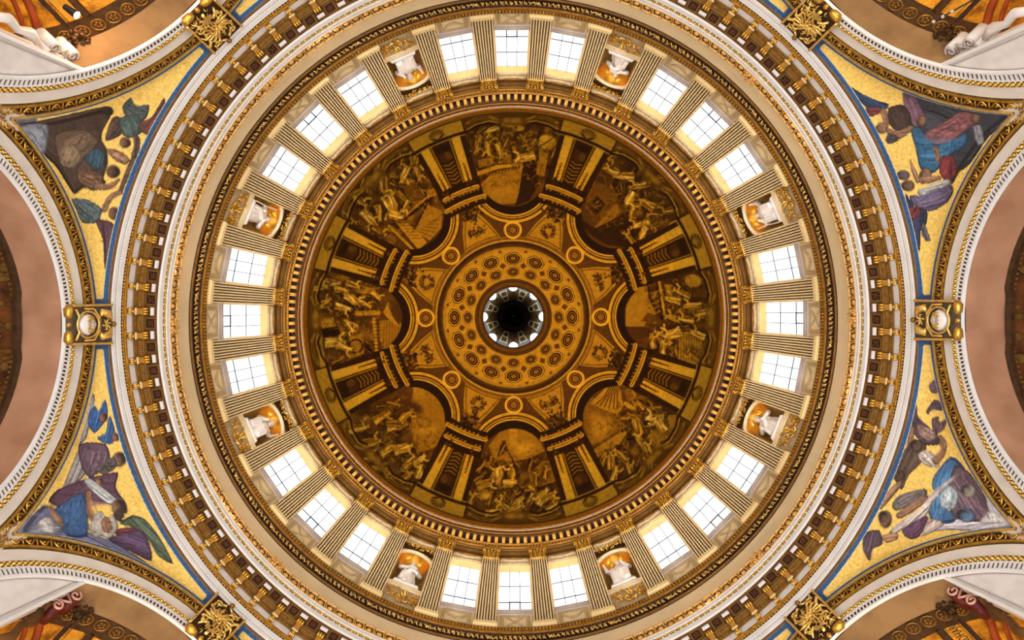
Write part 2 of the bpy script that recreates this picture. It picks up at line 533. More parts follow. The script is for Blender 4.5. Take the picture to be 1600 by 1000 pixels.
    for a in [(994, 664, 34, 14, .5, .74), (1022, 655, 30, 15, -.6, .86), (1030, 664, 28, 14, .3, .82), (1000, 690, 34, 12, .1, .74), (1012, 704, 30, 12, .3, .66), (954, 720, 30, 13, .5, .76), (968, 712, 28, 11, -.2, .70), (960, 742, 28, 11, .8, .66), (984, 735, 26, 11, .2, .6), (1016, 725, 26, 10, .6, .58), (942, 718, 24, 9, .9, .56), (1020, 738, 26, 9, 1.2, .58), (990, 650, 24, 9, -.4, .5), (1000, 634, 18, 7, .2, .56)]:
        fig(*a)
    # bottom scene: cloudy sky, flag, horsemen and fallen riders
    PG([(762, 698), (780, 676), (800, 670), (826, 674), (842, 690), (850, 706), (824, 718), (796, 722), (770, 716)], .52)
    EL(818, 702, 16, 9, -12, .70, .8, .5); PG([(794, 670), (806, 670), (808, 700), (796, 704)], .66, .6)
    ST([(784, 690), (798, 716), (810, 746)], 2.0, .12); PG([(776, 716), (780, 698), (788, 688), (792, 706)], .22); ST([(780, 712), (788, 696)], 1.5, .66)
    PG([(826, 742), (846, 722), (864, 720), (872, 752), (846, 760), (830, 764)], .46)
    EL(752, 772, 13, 9, 10, .70)
    for a in [(776, 742, 30, 20, .2, .74), (798, 740, 30, 13, -.1, .80), (796, 756, 22, 14, 1.4, .76), (758, 756, 30, 14, 1.0, .72), (846, 776, 30, 16, .8, .84), (858, 776, 26, 11, 1.2, .78), (806, 786, 30, 12, .9, .72), (782, 790, 30, 12, -.9, .70), (826, 784, 30, 11, .5, .70), (770, 800, 28, 10, 1.3, .66), (806, 796, 28, 11, 1.1, .74), (738, 780, 24, 11, .2, .6), (862, 792, 24, 9, 1.2, .62), (836, 748, 22, 9, 0, .56), (850, 738, 22, 9, .4, .54), (752, 730, 22, 9, .4, .46)]:
        fig(*a)
    # lower left scene: broad sky at the right, robed crowd at the left
    PG([(646, 604), (664, 602), (690, 620), (702, 648), (696, 680), (676, 700), (650, 710), (642, 680), (640, 640)], .50)
    EL(664, 672, 20, 8, -8, .64, .7, .5); PG([(644, 606), (660, 604), (664, 622), (648, 626)], .58)
    EL(648, 638, 12, 8, 30, .18, .8, .4)
    for a in [(620, 664, 34, 18, .6, .66), (596, 650, 30, 12, .1, .62), (634, 650, 26, 10, 0, .66), (560, 668, 34, 14, .4, .62), (580, 690, 30, 14, .5, .64), (606, 702, 30, 13, .2, .64), (630, 700, 32, 16, .6, .78), (574, 716, 34, 12, .6, .6), (640, 722, 26, 13, .1, .66), (656, 718, 22, 11, .2, .72), (654, 736, 24, 12, -.3, .70), (634, 744, 26, 11, .3, .62), (590, 732, 28, 10, .9, .58), (600, 750, 26, 10, .6, .54), (614, 632, 22, 9, .7, .5)]:
        fig(*a)
    # left scene: drawn curtain over an opening, columns, seated robed figures
    PG([(592, 500), (624, 500), (626, 520), (614, 540), (600, 548), (592, 530)], .52)
    for q in range(6): ST([(600 + q*4.4, 502), (598 + q*4.4, 542)], 1.0, .34)
    PG([(598, 488), (606, 472), (614, 486), (626, 506), (626, 512), (610, 502)], .62)
    for q in range(4): ST([(606 + q*2, 476 + q*5), (624, 500 + q*3)], 1.3, .2)
    ST([(558, 489), (590, 488)], 8, .62); ST([(560, 452), (582, 454)], 10, .60); ST([(584, 498), (588, 552)], 5, .64)
    for q in range(9): ST([(585, 500 + q*5.5), (593, 500 + q*5.5)], 1.2, .2)
    PG([(544, 522), (566, 520), (568, 552), (544, 560)], .52); C.ring(555 - 802, 540 - 497, 9, 12, tone(.16))
    PG([(500, 500), (520, 494), (526, 516), (504, 520)], .58); PG([(500, 512), (528, 508), (530, 522), (504, 528)], .08)
    PG([(494, 520), (502, 520), (508, 576), (500, 580)], .6)
    for a in [(524, 534, 34, 16, .1, .82), (538, 542, 26, 11, .5, .78), (552, 468, 30, 14, .5, .82), (536, 480, 26, 11, .2, .78), (516, 440, 34, 13, -.1, .66), (500, 448, 26, 10, -.3, .6), (548, 506, 26, 10, .3, .74), (552, 444, 24, 10, .1, .70), (570, 476, 22, 9, .3, .66), (534, 452, 24, 10, 0, .62), (508, 470, 22, 9, -.6, .58), (546, 512, 20, 8, .9, .7), (588, 462, 20, 9, .6, .64)]:
        fig(*a)
    # upper left scene: columned hall, steps, bright robed figure, crowd
    PG([(648, 362), (668, 318), (692, 330), (690, 356), (672, 376)], .54)
    for q in range(6): ST([(652 + q*5, 360 - q*3), (676 + q*3, 370 - q*7)], 1.0, .32)
    PG([(616, 344), (630, 340), (668, 378), (654, 390)], .62)
    for q in range(7): ST([(620 + q*4, 342 + q*5), (632 + q*4.6, 342 + q*5)], 1.0, .3)
    ST([(608, 352), (652, 396)], 4, .62)
    ST([(646, 284), (660, 304)], 8, .60); ST([(624, 300), (632, 310)], 7, .55)
    PG([(628, 288), (650, 282), (664, 306), (640, 316)], .34)
    ST([(632, 342), (676, 308)], 4, .10); ST([(634, 336), (672, 304)], 3, .62); ST([(650, 352), (668, 318)], 3, .12)
    PG([(666, 300), (680, 292), (684, 304), (672, 308)], .58)
    for a in [(612, 320, 38, 20, .3, .88), (620, 336, 24, 16, -.5, .82), (578, 340, 34, 15, .2, .74), (592, 332, 26, 11, .7, .70), (562, 310, 32, 14, .1, .66), (600, 290, 36, 14, .6, .70), (590, 268, 32, 14, .9, .64), (648, 252, 34, 14, .5, .74), (632, 272, 30, 12, 1.0, .72), (568, 285, 28, 10, 1.1, .58), (594, 360, 26, 10, 0, .62), (626, 250, 24, 10, .7, .58), (548, 340, 26, 10, .1, .55), (654, 270, 24, 9, .3, .66), (634, 322, 22, 7, 1.2, .78)]:
        fig(*a)

    # brushwork over the scenes
    for i in range(2600):
        k = rng.randrange(8)
        a = k*PI/4 + rad(rng.uniform(-14, 14)); r = rng.uniform(205, 312)
        u, v = r*math.cos(a), r*math.sin(a); an = a + rng.uniform(-1.6, 1.6); L_ = rng.uniform(3, 9)
        C.stroke([(u, v), (u + L_*.5*math.cos(an), v + L_*.5*math.sin(an)), (u + L_*math.cos(an + .5), v + L_*math.sin(an + .5))], rng.uniform(.7, 1.7), tone(rng.choice([.05, .10, .18, .26, .5, .62, .76])), .45)
    # painted architecture, eight times round
    for k in range(8):
        th = k * PI / 4
        c, s_ = math.cos(th), math.sin(th)
        def Q(x, y):
            return (x*c - y*s_, x*s_ + y*c)
        def QP(r, deg):
            a = th + rad(deg)
            return (r*math.cos(a), r*math.sin(a))
        def arcp(r, d0, d1, n=9):
            return [QP(r, d0 + (d1-d0)*i/(n-1)) for i in range(n)]
        ax, ay = Q(218, 0)
        near = lambda X, Y: ((X*c + Y*s_) < 192) * 1.0
        # arch: dark reveal at the crown, then moulding rings
        cx2, cy2 = Q(226, 0)
        b = C._box([ax-60, ax+60], [ay-60, ay+60], 1)
        d1 = np.hypot(b[4]-ax, b[5]-ay); d2 = np.hypot(b[4]-cx2, b[5]-cy2)
        mk = (d1 < 57.5) & (d2 > 52) & ((b[4]*c + b[5]*s_) < 194)
        C._mix(b, mk.astype(np.float32), tone(.07), 1.0)
        for r0, r1, t in [(57, 59.5, .78), (59.5, 61, .16), (61, 63, .70), (63, 65.5, .22), (65.5, 70, .72), (70, 71.5, .14)]:
            C.ring(ax, ay, r0, r1, tone(t), 1.0, near)
    for k in range(8):
        th = k * PI / 4
        c, s_ = math.cos(th), math.sin(th)
        def QP(r, deg):
            a = th + rad(22.5 + deg)
            return (r*math.cos(a), r*math.sin(a))
        def arcp(r, d0, d1, n=9):
            return [QP(r, d0 + (d1-d0)*i/(n-1)) for i in range(n)]
        # spandrel panel with garland or wreath
        C.poly(arcp(127, -14, 14) + [QP(150, 9), QP(172, 4.5), QP(172, -4.5), QP(150, -9)], tone(.60))
        C.stroke(arcp(129.5, -13, 13), 1.3, tone(.24)); C.stroke([QP(130, 12), QP(150, 7.5), QP(168, 3.5)], 1.3, tone(.28)); C.stroke([QP(130, -12), QP(150, -7.5), QP(168, -3.5)], 1.3, tone(.28))
        gc = QP(146, 0)
        for q in range(110):
            a = rng.uniform(0, 2*PI)
            if k % 2 == 0:
                rr = rng.uniform(6, 12); pu, pv = gc[0] + rr*math.cos(a), gc[1] + rr*math.sin(a)
            else:
                p = QP(146 + rng.gauss(0, 3.6), rng.uniform(-5.5, 5.5)); pu, pv = p
            C.ell(pu, pv, rng.uniform(1.2, 2.4), rng.uniform(.8, 1.5), a, tone(rng.choice([.14, .2, .28, .5])), .9)
        # dark bust and trophy above the entablature
        bc = QP(176, 0)
        for q in range(110):
            C.ell(bc[0] + rng.gauss(0, 6.5), bc[1] + rng.gauss(0, 6.5), rng.uniform(1.5, 3.4), rng.uniform(1.2, 2.4), rng.uniform(0, 3), tone(rng.choice([.06, .12, .18, .3, .46])), .9)
        # pier ground
        C.poly(arcp(222, -9, 9) + arcp(301, 7.8, -7.8), tone(.14))
        C.poly(arcp(184, -9.5, 9.5) + arcp(226, 9, -9), tone(.09))
        # entablature bars, curved, with leafy lower edge
        for rr, hw, w_ in [(196, 9.6, 6.5), (213, 7.6, 6.5)]:
            C.stroke(arcp(rr, -hw, hw), w_, tone(.64)); C.stroke(arcp(rr+2.2, -hw, hw), 1.2, tone(.84)); C.stroke(arcp(rr+.2, -hw, hw), 1.0, tone(.28))
            for q in range(10):
                p = QP(rr - 5.0, -hw + hw*.22*q)
                C.ell(*p, 2.0, 1.4, 0, tone(rng.choice([.2, .5, .6])), .9)
        # two pilaster strips and a dark recess with scrolls and an urn
        for sg in (-1, 1):
            C.poly([QP(226, sg*3.3), QP(226, sg*6.3), QP(299, sg*6.4), QP(299, sg*3.7)], tone(.74))
            C.stroke([QP(226, sg*2.7), QP(299, sg*3.1)], 1.6, tone(.60)); C.stroke([QP(226, sg*3.2), QP(299, sg*3.6)], 1.0, tone(.08))
            C.stroke([QP(226, sg*6.5), QP(299, sg*6.6)], 1.2, tone(.06))
            for q in range(11):
                p = QP(226 + q*2.8, sg*(4.9 + .2*(q % 2)))
                C.ell(*p, 1.9, 1.7*(1 - q*.05), 0, tone(.16), .9)
            EC = QP(222, sg*5)
            for q in range(12):
                C.ell(EC[0] + rng.gauss(0, 3.2), EC[1] + rng.gauss(0, 3.2), 2.2, 1.5, rng.uniform(0, 3), tone(rng.choice([.1, .2, .32])), .9)
        for q in range(6):
            a0 = QP(232 + q*6, -1.8); a1 = QP(229 + q*6, 0); a2 = QP(232 + q*6, 1.8)
            C.stroke([a0, a1, a2], 2.0, tone(.46)); C.stroke([QP(235 + q*6, -1.6), QP(232 + q*6, 0), QP(235 + q*6, 1.6)], 1.5, tone(.10))
        C.ell(*QP(276, 0), 12, 10, th + rad(22.5), tone(.22)); C.ell(*QP(274, 1), 7, 5, th, tone(.34), .8); C.ell(*QP(286, 0), 5, 12, th + rad(22.5), tone(.10))
        # pedestal, shell, dark running line
        C.poly(arcp(300, -8.4, 8.4) + arcp(326, 8.2, -8.2), tone(.62))
        for sg in (-1, 1):
            C.stroke([QP(298, sg*8.3), QP(325, sg*8.1)], 2.0, tone(.10))
        C.stroke(arcp(301, -9, 9), 4.5, tone(.12)); C.stroke(arcp(297.5, -8, 8), 1.6, tone(.62))
        C.ell(*QP(311, 0), 8, 12, th + rad(22.5), tone(.15))
        for q in range(7):
            a = (q - 3) * 0.34
            p0 = QP(305, 0); ang = th + rad(22.5) + a
            C.stroke([p0, (p0[0] + 13*math.cos(ang), p0[1] + 13*math.sin(ang))], 1.7, tone(.56))
        # running plinth line and cartouches below each scene
        for sg in (-1, 1):
            off = sg * 22.5
            C.stroke([QP(301, off*.40), QP(306, off*.52), QP(308, off*.70), QP(303, off*.80)], 3.2, tone(.10))
            C.stroke([QP(304, off*.40), QP(309, off*.52), QP(311.5, off*.70), QP(308, off*.82)], 1.5, tone(.66))
            C.stroke([QP(314, off*.42), QP(318, off*.55), QP(318, off*.72), QP(312, off*.82)], 4.2, tone(.50)); C.stroke([QP(315, off*.46), QP(318, off*.56), QP(318, off*.70)], 1.4, tone(.14))
            C.ell(*QP(309, off*.92), 8, 16, th + rad(22.5 + off*.92), tone(.36), .7, .4); C.ell(*QP(310, off*.95), 4, 8, th + rad(22.5 + off*.95), tone(.60), .7, .4)
    # ring mouldings round the coffered crown
    for r0, r1, t in [(121, 127, .46), (119.6, 121.2, .82), (110.5, 119.6, .13), (106, 110.5, .58), (60, 106, .64), (55, 60, .14), (50, 55, .34), (46, 50, .26)]:
        C.ring(0, 0, r0, r1, tone(t))
    for q in range(240):
        a = 2*PI*q/240
        C.ell(116*math.cos(a), 116*math.sin(a), 3.2, .8, a, tone(.26), .8); C.ell(112.5*math.cos(a), 112.5*math.sin(a), 1.6, .9, a, tone(.40), .8)
        C.ell(57.5*math.cos(a), 57.5*math.sin(a), 1.2, .5, a, tone(.42), .8)
        C.ell(124*math.cos(a), 124*math.sin(a), 1.8, .9, a, tone(.30), .8)
    for k in range(16):
        a = 2*PI*(k + .5)/16
        for rr, sz, t in [(82, 5.2, .30), (104, 3.6, .26)]:
            u, v = rr*math.cos(a), rr*math.sin(a)
            if rr == 82:
                pts = [(u + sz*math.cos(a + q*PI/2), v + sz*math.sin(a + q*PI/2)) for q in range(4)]
            else:
                pts = [(u + 3*math.cos(a), v + 3*math.sin(a)), (u - 4*math.sin(a) - math.cos(a), v + 4*math.cos(a) - math.sin(a)), (u + 4*math.sin(a) - math.cos(a), v - 4*math.cos(a) - math.sin(a))]
            C.poly(pts, tone(t))
    # outer border of the painting
    C.ring(0, 0, 321, 324, tone(.30)); C.ring(0, 0, 324, 327, tone(.62)); C.ring(0, 0, 327, 340, tone(.5))
    # softened brush edges
    b_ = C.a.copy()
    for dx, dy in ((1, 0), (-1, 0), (0, 1), (0, -1)):
        b_ += np.roll(C.a, (dy, dx), (0, 1))
    C.a = b_ / 5
    # olive cast growing towards the rim of the painting
    yy, xx = np.mgrid[0:C.h, 0:C.w]
    r = np.hypot((xx + .5)/C.sc - 340, (yy + .5)/C.sc - 340)
    k = np.clip((r - 230) / 90, 0, 1)[..., None]
    C.a *= 1 + k * (np.array([-.06, .06, .6]) )
    return C

dome_canvas = paint_dome()
nT, nR = 1400, 250
rr = np.linspace(46.5, 326.5, nR)
# invert r(phi) on the hemisphere
phis = np.linspace(0.01, PI/2, 6000)
rphi = 1000 * DOME_R*np.sin(phis) / (DOME_C + DOME_R*np.cos(phis))
imax = int(np.argmax(rphi > 324.6)) or len(rphi)-1
ph = np.interp(rr, rphi, phis)
TH = np.linspace(0, 2*PI, nT, endpoint=False)
PHg, THg = np.meshgrid(ph, TH, indexing='xy')
RRg = np.meshgrid(rr, TH, indexing='xy')[0]
V = np.stack([DOME_R*np.sin(PHg)*np.cos(THg), DOME_R*np.sin(PHg)*np.sin(THg), DOME_C + DOME_R*np.cos(PHg)], -1).reshape(-1, 3)
colr = dome_canvas.sample((RRg*np.cos(THg)).ravel(), (RRg*np.sin(THg)).ravel())
ceiling = link('ceiling', fast_grid_mesh('ceiling', V, nT, nR, True, 'fresco', colr))
tag(ceiling, 'inner dome painted in brown and gold with eight architectural scenes', 'dome', kind='structure')

def dome_pt(r, theta, lift=0.0):
    p = float(np.interp(r, rphi, phis))
    q = DOME_R - lift
    return (q*math.sin(p)*math.cos(theta), q*math.sin(p)*math.sin(theta), DOME_C + q*math.cos(p))

# octagonal coffers: raised frame, dark well and rosette, two rings of sixteen
def ngon_ring(mb, r, th, ta, ra, tb, rb, la, lb, n=8):
    o = len(mb.v)
    for (t_, r_, l_) in ((ta, ra, la), (tb, rb, lb)):
        for i in range(n):
            a = 2*PI*(i + .5)/n
            mb.v.append(dome_pt(r + r_*math.cos(a), th + (t_*math.sin(a))/r, l_))
    for i in range(n):
        j = (i + 1) % n
        mb.f.append((o+i, o+j, o+n+j, o+n+i))
for rr_, ta, ra in ((92.5, 13.2, 9.8), (71.5, 9.6, 7.8)):
    th0 = 0.0
    fr, wl, ro = MB(), MB(), MB()
    ngon_ring(fr, rr_, 0, ta*1.0, ra*1.0, ta*.93, ra*.93, .02, .10)
    ngon_ring(fr, rr_, 0, ta*.93, ra*.93, ta*.88, ra*.88, .10, .10)
    ngon_ring(fr, rr_, 0, ta*.88, ra*.88, ta*.87, ra*.87, .10, .015)
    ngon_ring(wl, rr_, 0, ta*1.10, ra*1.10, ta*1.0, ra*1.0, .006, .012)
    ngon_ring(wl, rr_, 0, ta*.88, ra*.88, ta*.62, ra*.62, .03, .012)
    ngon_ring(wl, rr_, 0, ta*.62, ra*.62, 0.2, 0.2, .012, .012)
    ngon_ring(ro, rr_, 0, ta*.66, ra*.66, ta*.60, ra*.60, .02, .07)
    ngon_ring(ro, rr_, 0, ta*.60, ra*.60, ta*.52, ra*.52, .07, .03)
    ngon_ring(ro, rr_, 0, ta*.34, ra*.34, ta*.2, ra*.2, .03, .09)
    ngon_ring(ro, rr_, 0, ta*.2, ra*.2, .1, .1, .09, .10)
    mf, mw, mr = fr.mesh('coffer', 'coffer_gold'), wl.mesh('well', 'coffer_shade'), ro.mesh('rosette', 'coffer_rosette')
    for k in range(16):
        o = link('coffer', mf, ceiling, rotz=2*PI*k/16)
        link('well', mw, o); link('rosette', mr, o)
# eight roundels
rf, rw, rr2 = MB(), MB(), MB()
for a_, b_, la, lb in ((14.5, 13.5, .02, .08), (13.5, 10.8, .08, .08), (10.8, 10.2, .08, .02)):
    ngon_ring(rf, 137, 0, a_, a_, b_, b_, la, lb, 20)
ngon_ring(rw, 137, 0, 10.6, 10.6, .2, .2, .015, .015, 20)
for a_, b_, la, lb in ((9, 8, .02, .06), (8, 7, .06, .02), (5.5, 4, .02, .09), (4, 2.2, .09, .03), (2.2, .1, .03, .10)):
    ngon_ring(rr2, 137, 0, a_, a_, b_, b_, la, lb, 12)
m1, m2, m3 = rf.mesh('roundel', 'coffer_gold'), rw.mesh('well', 'coffer_shade'), rr2.mesh('rosette', 'coffer_rosette')
for k in range(8):
    o = link('roundel', m1, ceiling, rotz=k*PI/4)
    link('well', m2, o); link('rosette', m3, o)

# ------------------------------------------------------------------ lantern above the oculus
lantern = empty('ceiling_lantern', (0, 0, 62))
tag(lantern, 'dark coffered lantern shaft seen through the round eye of the dome', 'lantern', kind='structure')
def lant(mb, name, mt, smooth=False, parent=None):
    return mb.build(name, mt, parent or lantern, origin=(0, 0, 62), smooth=smooth)
LA, LB = (3.98, 73.0), (2.42, 90.0)
def cone(t): return (LA[0] + (LB[0]-LA[0])*t, LA[1] + (LB[1]-LA[1])*t)
lant(MB().revolve([(2.99, 62.35), (3.02, 62.9), (4.2, 63.6), (4.3, 73), LA, LB], n=96), 'shaft_wall', 'lantern_panel', True)
lant(MB().revolve([(2.90, 62.28), (2.90, 62.42), (2.985, 62.44)], n=128), 'eye_rim', 'white_paint')  # white colour stands in for the lit edge of the eye
lant(MB().revolve([cone(0.0), (cone(.0)[0]-.03, cone(.0)[1]), (cone(.36)[0]-.03, cone(.36)[1]), cone(.37)], n=96), 'window_zone', 'lantern_grey')
lant(MB().revolve([(2.46, 89.6), (2.30, 89.7), (2.28, 92), (2.45, 92.1), (2.40, 100), (2.0, 102.5), (1.2, 104), (.02, 104.6)], n=64), 'upper_drum', 'lantern_black', True)
gm = MB()
for R_, z_ in ((1.72, 95), (1.45, 97), (1.2, 99)):
    for k in range(22):
        a = 2*PI*k/22
        gm.blob(at(R_, a + R_, z_), .10, .10, .07)
lant(gm, 'gilded_bosses', 'gold')
lant(MB().revolve([(2.35, 94.6), (1.6, 94.8), (1.6, 95.4), (2.35, 95.6)], n=48), 'inner_gallery', 'coffer_dark')
for k in range(8):
    for sg in (-1, 1):
        a = k*PI/4 + sg*rad(15)
        rb = MB()
        p0, p1 = cone(.33), cone(.99)
        rb.tube([at(p0[0]-.03, a, p0[1]), at(p1[0]-.03, a, p1[1])], [.10, .07], 4)
        lant(rb, 'rib', 'lantern_rib')
    a = k*PI/4 + PI/8
    rb = MB()
    for t_ in (.36, .66, .98):
        p = cone(t_)
        rb.tube([at(p[0]-.04, a - rad(7.4), p[1]), at(p[0]-.04, a, p[1]), at(p[0]-.04, a + rad(7.4), p[1])], .08, 4)
    lant(rb, 'cross_rib', 'lantern_rib')
    cp = MB()
    for t_ in (.50, .82):
        p = cone(t_)
        cp.blob(at(p[0]-.03, a, p[1]), .16, .16, .5)
    p = cone(.62)
    cp.blob(at(p[0]-.03, a - PI/8, p[1]), .22, .22, 1.2)
    lant(cp, 'panel_boss', 'coffer_bloom')
    # round window
    a = k*PI/4
    p = cone(.20)
    cen = Vector(at(p[0]-.08, a, p[1]))
    tn = Vector((-math.sin(a), math.cos(a), 0))
    sl = Vector(at(LB[0]-LA[0], a, 0)) ; sl.z = LB[1]-LA[1]; sl.normalize()
    nrm = tn.cross(sl)
    dsk, rim = MB(), MB()
    pts = [cen + tn*(.60*math.cos(2*PI*i/24)) + sl*(4.1*math.sin(2*PI*i/24)) for i in range(24)]
    dsk.add(pts, [tuple(range(24))])
    w_ = lant(dsk, 'round_window', 'lantern_glass')
    rim.tube(pts + [pts[0]], .05, 5, cap=False)
    lant(rim, 'window_rim', 'dark_line')

# ------------------------------------------------------------------ drum
def RW(z): return 16.5 - 0.03 * (z - 34.2)          # wall plane of a flat bay
Z0, Z1 = 33.6, 43.75
wall = empty('wall_drum', (0, 0, Z0))
tag(wall, 'cream drum wall of thirty-two flat bays under the painted dome', 'wall', kind='structure')
BAY = 2*PI/32
HW, ZS, ZH, RV = 0.965, 35.78, 42.1, 0.48
def q3(t, z, d=0.0): return (RW(z) + d, t, z)
wp = MB()
E = 1.66
wp.quad(q3(-E, Z0), q3(-HW, Z0), q3(-HW, Z1), q3(-E, Z1)).quad(q3(HW, Z0), q3(E, Z0), q3(E, Z1), q3(HW, Z1))
wp.quad(q3(-HW, Z0), q3(HW, Z0), q3(HW, ZS), q3(-HW, ZS)).quad(q3(-HW, ZH), q3(HW, ZH), q3(HW, Z1), q3(-HW, Z1))
wp.quad(q3(-HW, ZS), q3(-HW, ZS, RV), q3(-HW, ZH, RV), q3(-HW, ZH)).quad(q3(HW, ZS), q3(HW, ZH), q3(HW, ZH, RV), q3(HW, ZS, RV))
wp.quad(q3(-HW, ZS), q3(HW, ZS), q3(HW, ZS, RV), q3(-HW, ZS, RV))
wpm = wp.mesh('wall_panel', 'wall_cream', (0, 0, Z0))
NHW, NZ0, NZS = 0.98, 36.35, 39.9
np_ = MB()
np_.quad(q3(-E, Z0), q3(-NHW, Z0), q3(-NHW, Z1), q3(-E, Z1)).quad(q3(NHW, Z0), q3(E, Z0), q3(E, Z1), q3(NHW, Z1))
np_.quad(q3(-NHW, Z0), q3(NHW, Z0), q3(NHW, NZ0), q3(-NHW, NZ0))
N = 16
for i in range(N):
    a0, a1 = PI*i/N, PI*(i+1)/N
    y0, y1 = NHW*math.cos(a0), NHW*math.cos(a1)
    np_.quad(q3(y0, NZS + NHW*math.sin(a0)), q3(y0, Z1), q3(y1, Z1), q3(y1, NZS + NHW*math.sin(a1)))
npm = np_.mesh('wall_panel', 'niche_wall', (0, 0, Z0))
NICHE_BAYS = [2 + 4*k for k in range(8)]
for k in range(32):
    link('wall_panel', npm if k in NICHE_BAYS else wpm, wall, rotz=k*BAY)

# soffit of each window head, sill, panes, bars, apron, lintel
def win_parts():
    O = (RW(ZS), 0, ZS)
    out = []
    s = MB().quad(q3(-HW, ZH), q3(-HW, ZH, RV), q3(HW, ZH, RV), q3(HW, ZH))
    out.append(('head_soffit', s.mesh('head_soffit', 'soffit_cream', O), None))
    s = MB()
    for d, z0_, z1_, hw in ((-.20, 35.56, 35.80, 1.06), (-.13, 35.42, 35.56, 1.02), (-.20, 35.32, 35.42, 1.08)):
        R_ = RW(z0_)
        s.box(R_ + d, R_ + .5, -hw, hw, z0_, z1_)
    out.append(('window_sill', s.mesh('window_sill', 'sill_grey', O), None))
    s = MB()
    s.box(RW(35)-.10, RW(35), -.98, .98, 33.7, 35.32)
    out.append(('apron', s.mesh('apron', 'pilaster_stone', O), None))
    s = MB()
    def fr(h0, h1, z0_, z1_, w_, d0):
        s.box(d0-.05, d0, -h1, h1, z1_-w_, z1_); s.box(d0-.05, d0, -h1, h1, z0_, z0_+w_)
        s.box(d0-.05, d0, -h1, -h1+w_, z0_+w_, z1_-w_); s.box(d0-.05, d0, h1-w_, h1, z0_+w_, z1_-w_)
    fr(0, .80, 33.82, 35.22, .07, RW(35)-.10)
    fr(0, .66, 33.97, 35.07, .045, RW(35)-.10)
    out.append(('apron_frame', s.mesh('apron_frame', 'carved_stone', O), None))
    return out, O
win_list, WO = win_parts()
d = RW(35) - .14
fx, ff = MB(), MB()
fx.tube([(d, -.42, 34.08), (d, 0, 34.52), (d, .42, 34.96)], .05, 5).tube([(d, .42, 34.08), (d, 0, 34.52), (d, -.42, 34.96)], .05, 5)
ff.tube([(d, -.5 + .1*i, 34.78 - .42*math.sin(PI*i/10)) for i in range(11)], [.05 + .05*math.sin(PI*i/10) for i in range(11)], 5)
ff.blob((d, -.52, 34.82), .05, .1, .12).blob((d, .52, 34.82), .05, .1, .12)
apron_x, apron_f = fx.mesh('crossed_palms', 'carved_stone', WO), ff.mesh('festoon', 'carved_stone', WO)
# lintel panel with carved scroll and dark groove over it
s = MB(); s.box(RW(42.6)-.10, RW(42.6)+.02, -.98, .98, 42.15, 42.95)
lintel_m = s.mesh('lintel', 'carved_stone', WO)
s = MB()
dl = RW(42.5) - .12
s.tube([(dl, -.85 + .17*i, 42.62 - .14*math.sin(PI*i/10)) for i in range(11)], [.16 - .07*math.sin(PI*i/10) for i in range(11)], 6)
s.blob((dl, -.88, 42.6), .12, .13, .2).blob((dl, .88, 42.6), .12, .13, .2)
scroll_m = s.mesh('carved_scroll', 'carved_stone', WO, True)
s = MB(); s.box(RW(43.3)-.03, RW(43.3)+.05, -1.02, 1.02, 42.97, 43.7)
groove_m = s.mesh('groove', 'groove_brown', WO)
s = MB(); s.box(RW(43)-.16, RW(43), -1.06, 1.06, 42.93, 43.03)
fillet_m = s.mesh('fillet', 'old_gold', WO)
# glazing: nine panes and four bars
PW, PH = 2*HW/3, (ZH - ZS)/3
gd = RV - .03
panes = []
for i in range(3):
    for j in range(3):
        t0, t1 = -HW + i*PW, -HW + (i+1)*PW
        z0_, z1_ = ZS + j*PH, ZS + (j+1)*PH
        s = MB()
        s.hexa([q3(t0, z0_, gd), q3(t1, z0_, gd), q3(t1, z1_, gd), q3(t0, z1_, gd), q3(t0, z0_, gd+.02), q3(t1, z0_, gd+.02), q3(t1, z1_, gd+.02), q3(t0, z1_, gd+.02)])
        panes.append(s.mesh('pane', 'daylit_glass', WO))
bars = []
for i in (1, 2):
    t_ = -HW + i*PW
    bars.append(MB().tube([q3(t_, ZS, gd-.03), q3(t_, ZH, gd-.03)], .020, 4).mesh('glazing_bar', 'iron', WO))
    z_ = ZS + i*PH
    bars.append(MB().tube([q3(-HW, z_, gd-.03), q3(HW, z_, gd-.03)], .030 if i == 1 else .026, 4).mesh('glazing_bar', 'iron', WO))
vent = MB()
for a_, b_ in (((-.3, 36.9), (.3, 36.9)), ((.3, 36.9), (.3, 37.9)), ((.3, 37.9), (-.3, 37.9)), ((-.3, 37.9), (-.3, 36.9))):
    vent.tube([q3(a_[0], a_[1], gd-.04), q3(b_[0], b_[1], gd-.04)], .030, 4)
vent_m = vent.mesh('casement_frame', 'iron', WO)
wn = 0
for k in range(32):
    if k in NICHE_BAYS:
        continue
    wn += 1
    th = k*BAY
    w_ = empty('window_%d' % wn, at(WO[0], th, WO[2]), th)
    side = (k + 2) // 4 % 8          # which triplet (arch axis) the window belongs to
    pos = (k + 2) % 4                # 1, 2, 3 clockwise inside the triplet
    word = {1: 'first', 2: 'middle', 3: 'last'}[pos]
    tag(w_, '%s drum window, clockwise, of the three on the %s side' % (word, ARCH_NAME[side].replace('-hand', '')), 'window', kind='structure')
    for nm, me, _ in win_list:
        o = link(nm, me, w_)
        if nm == 'apron':
            ap = o
        if nm == 'apron_frame':
            o.parent = ap
    link('crossed_palms' if pos == 2 else 'festoon', apron_x if pos == 2 else apron_f, ap)
    lo = link('lintel', lintel_m, w_)
    link('carved_scroll', scroll_m, lo); link('groove', groove_m, lo); link('fillet', fillet_m, lo)
    for pm in panes: link('pane', pm, w_)
    for bm_ in bars: link('glazing_bar', bm_, w_)
    if pos == 2: link('casement_frame', vent_m, w_)

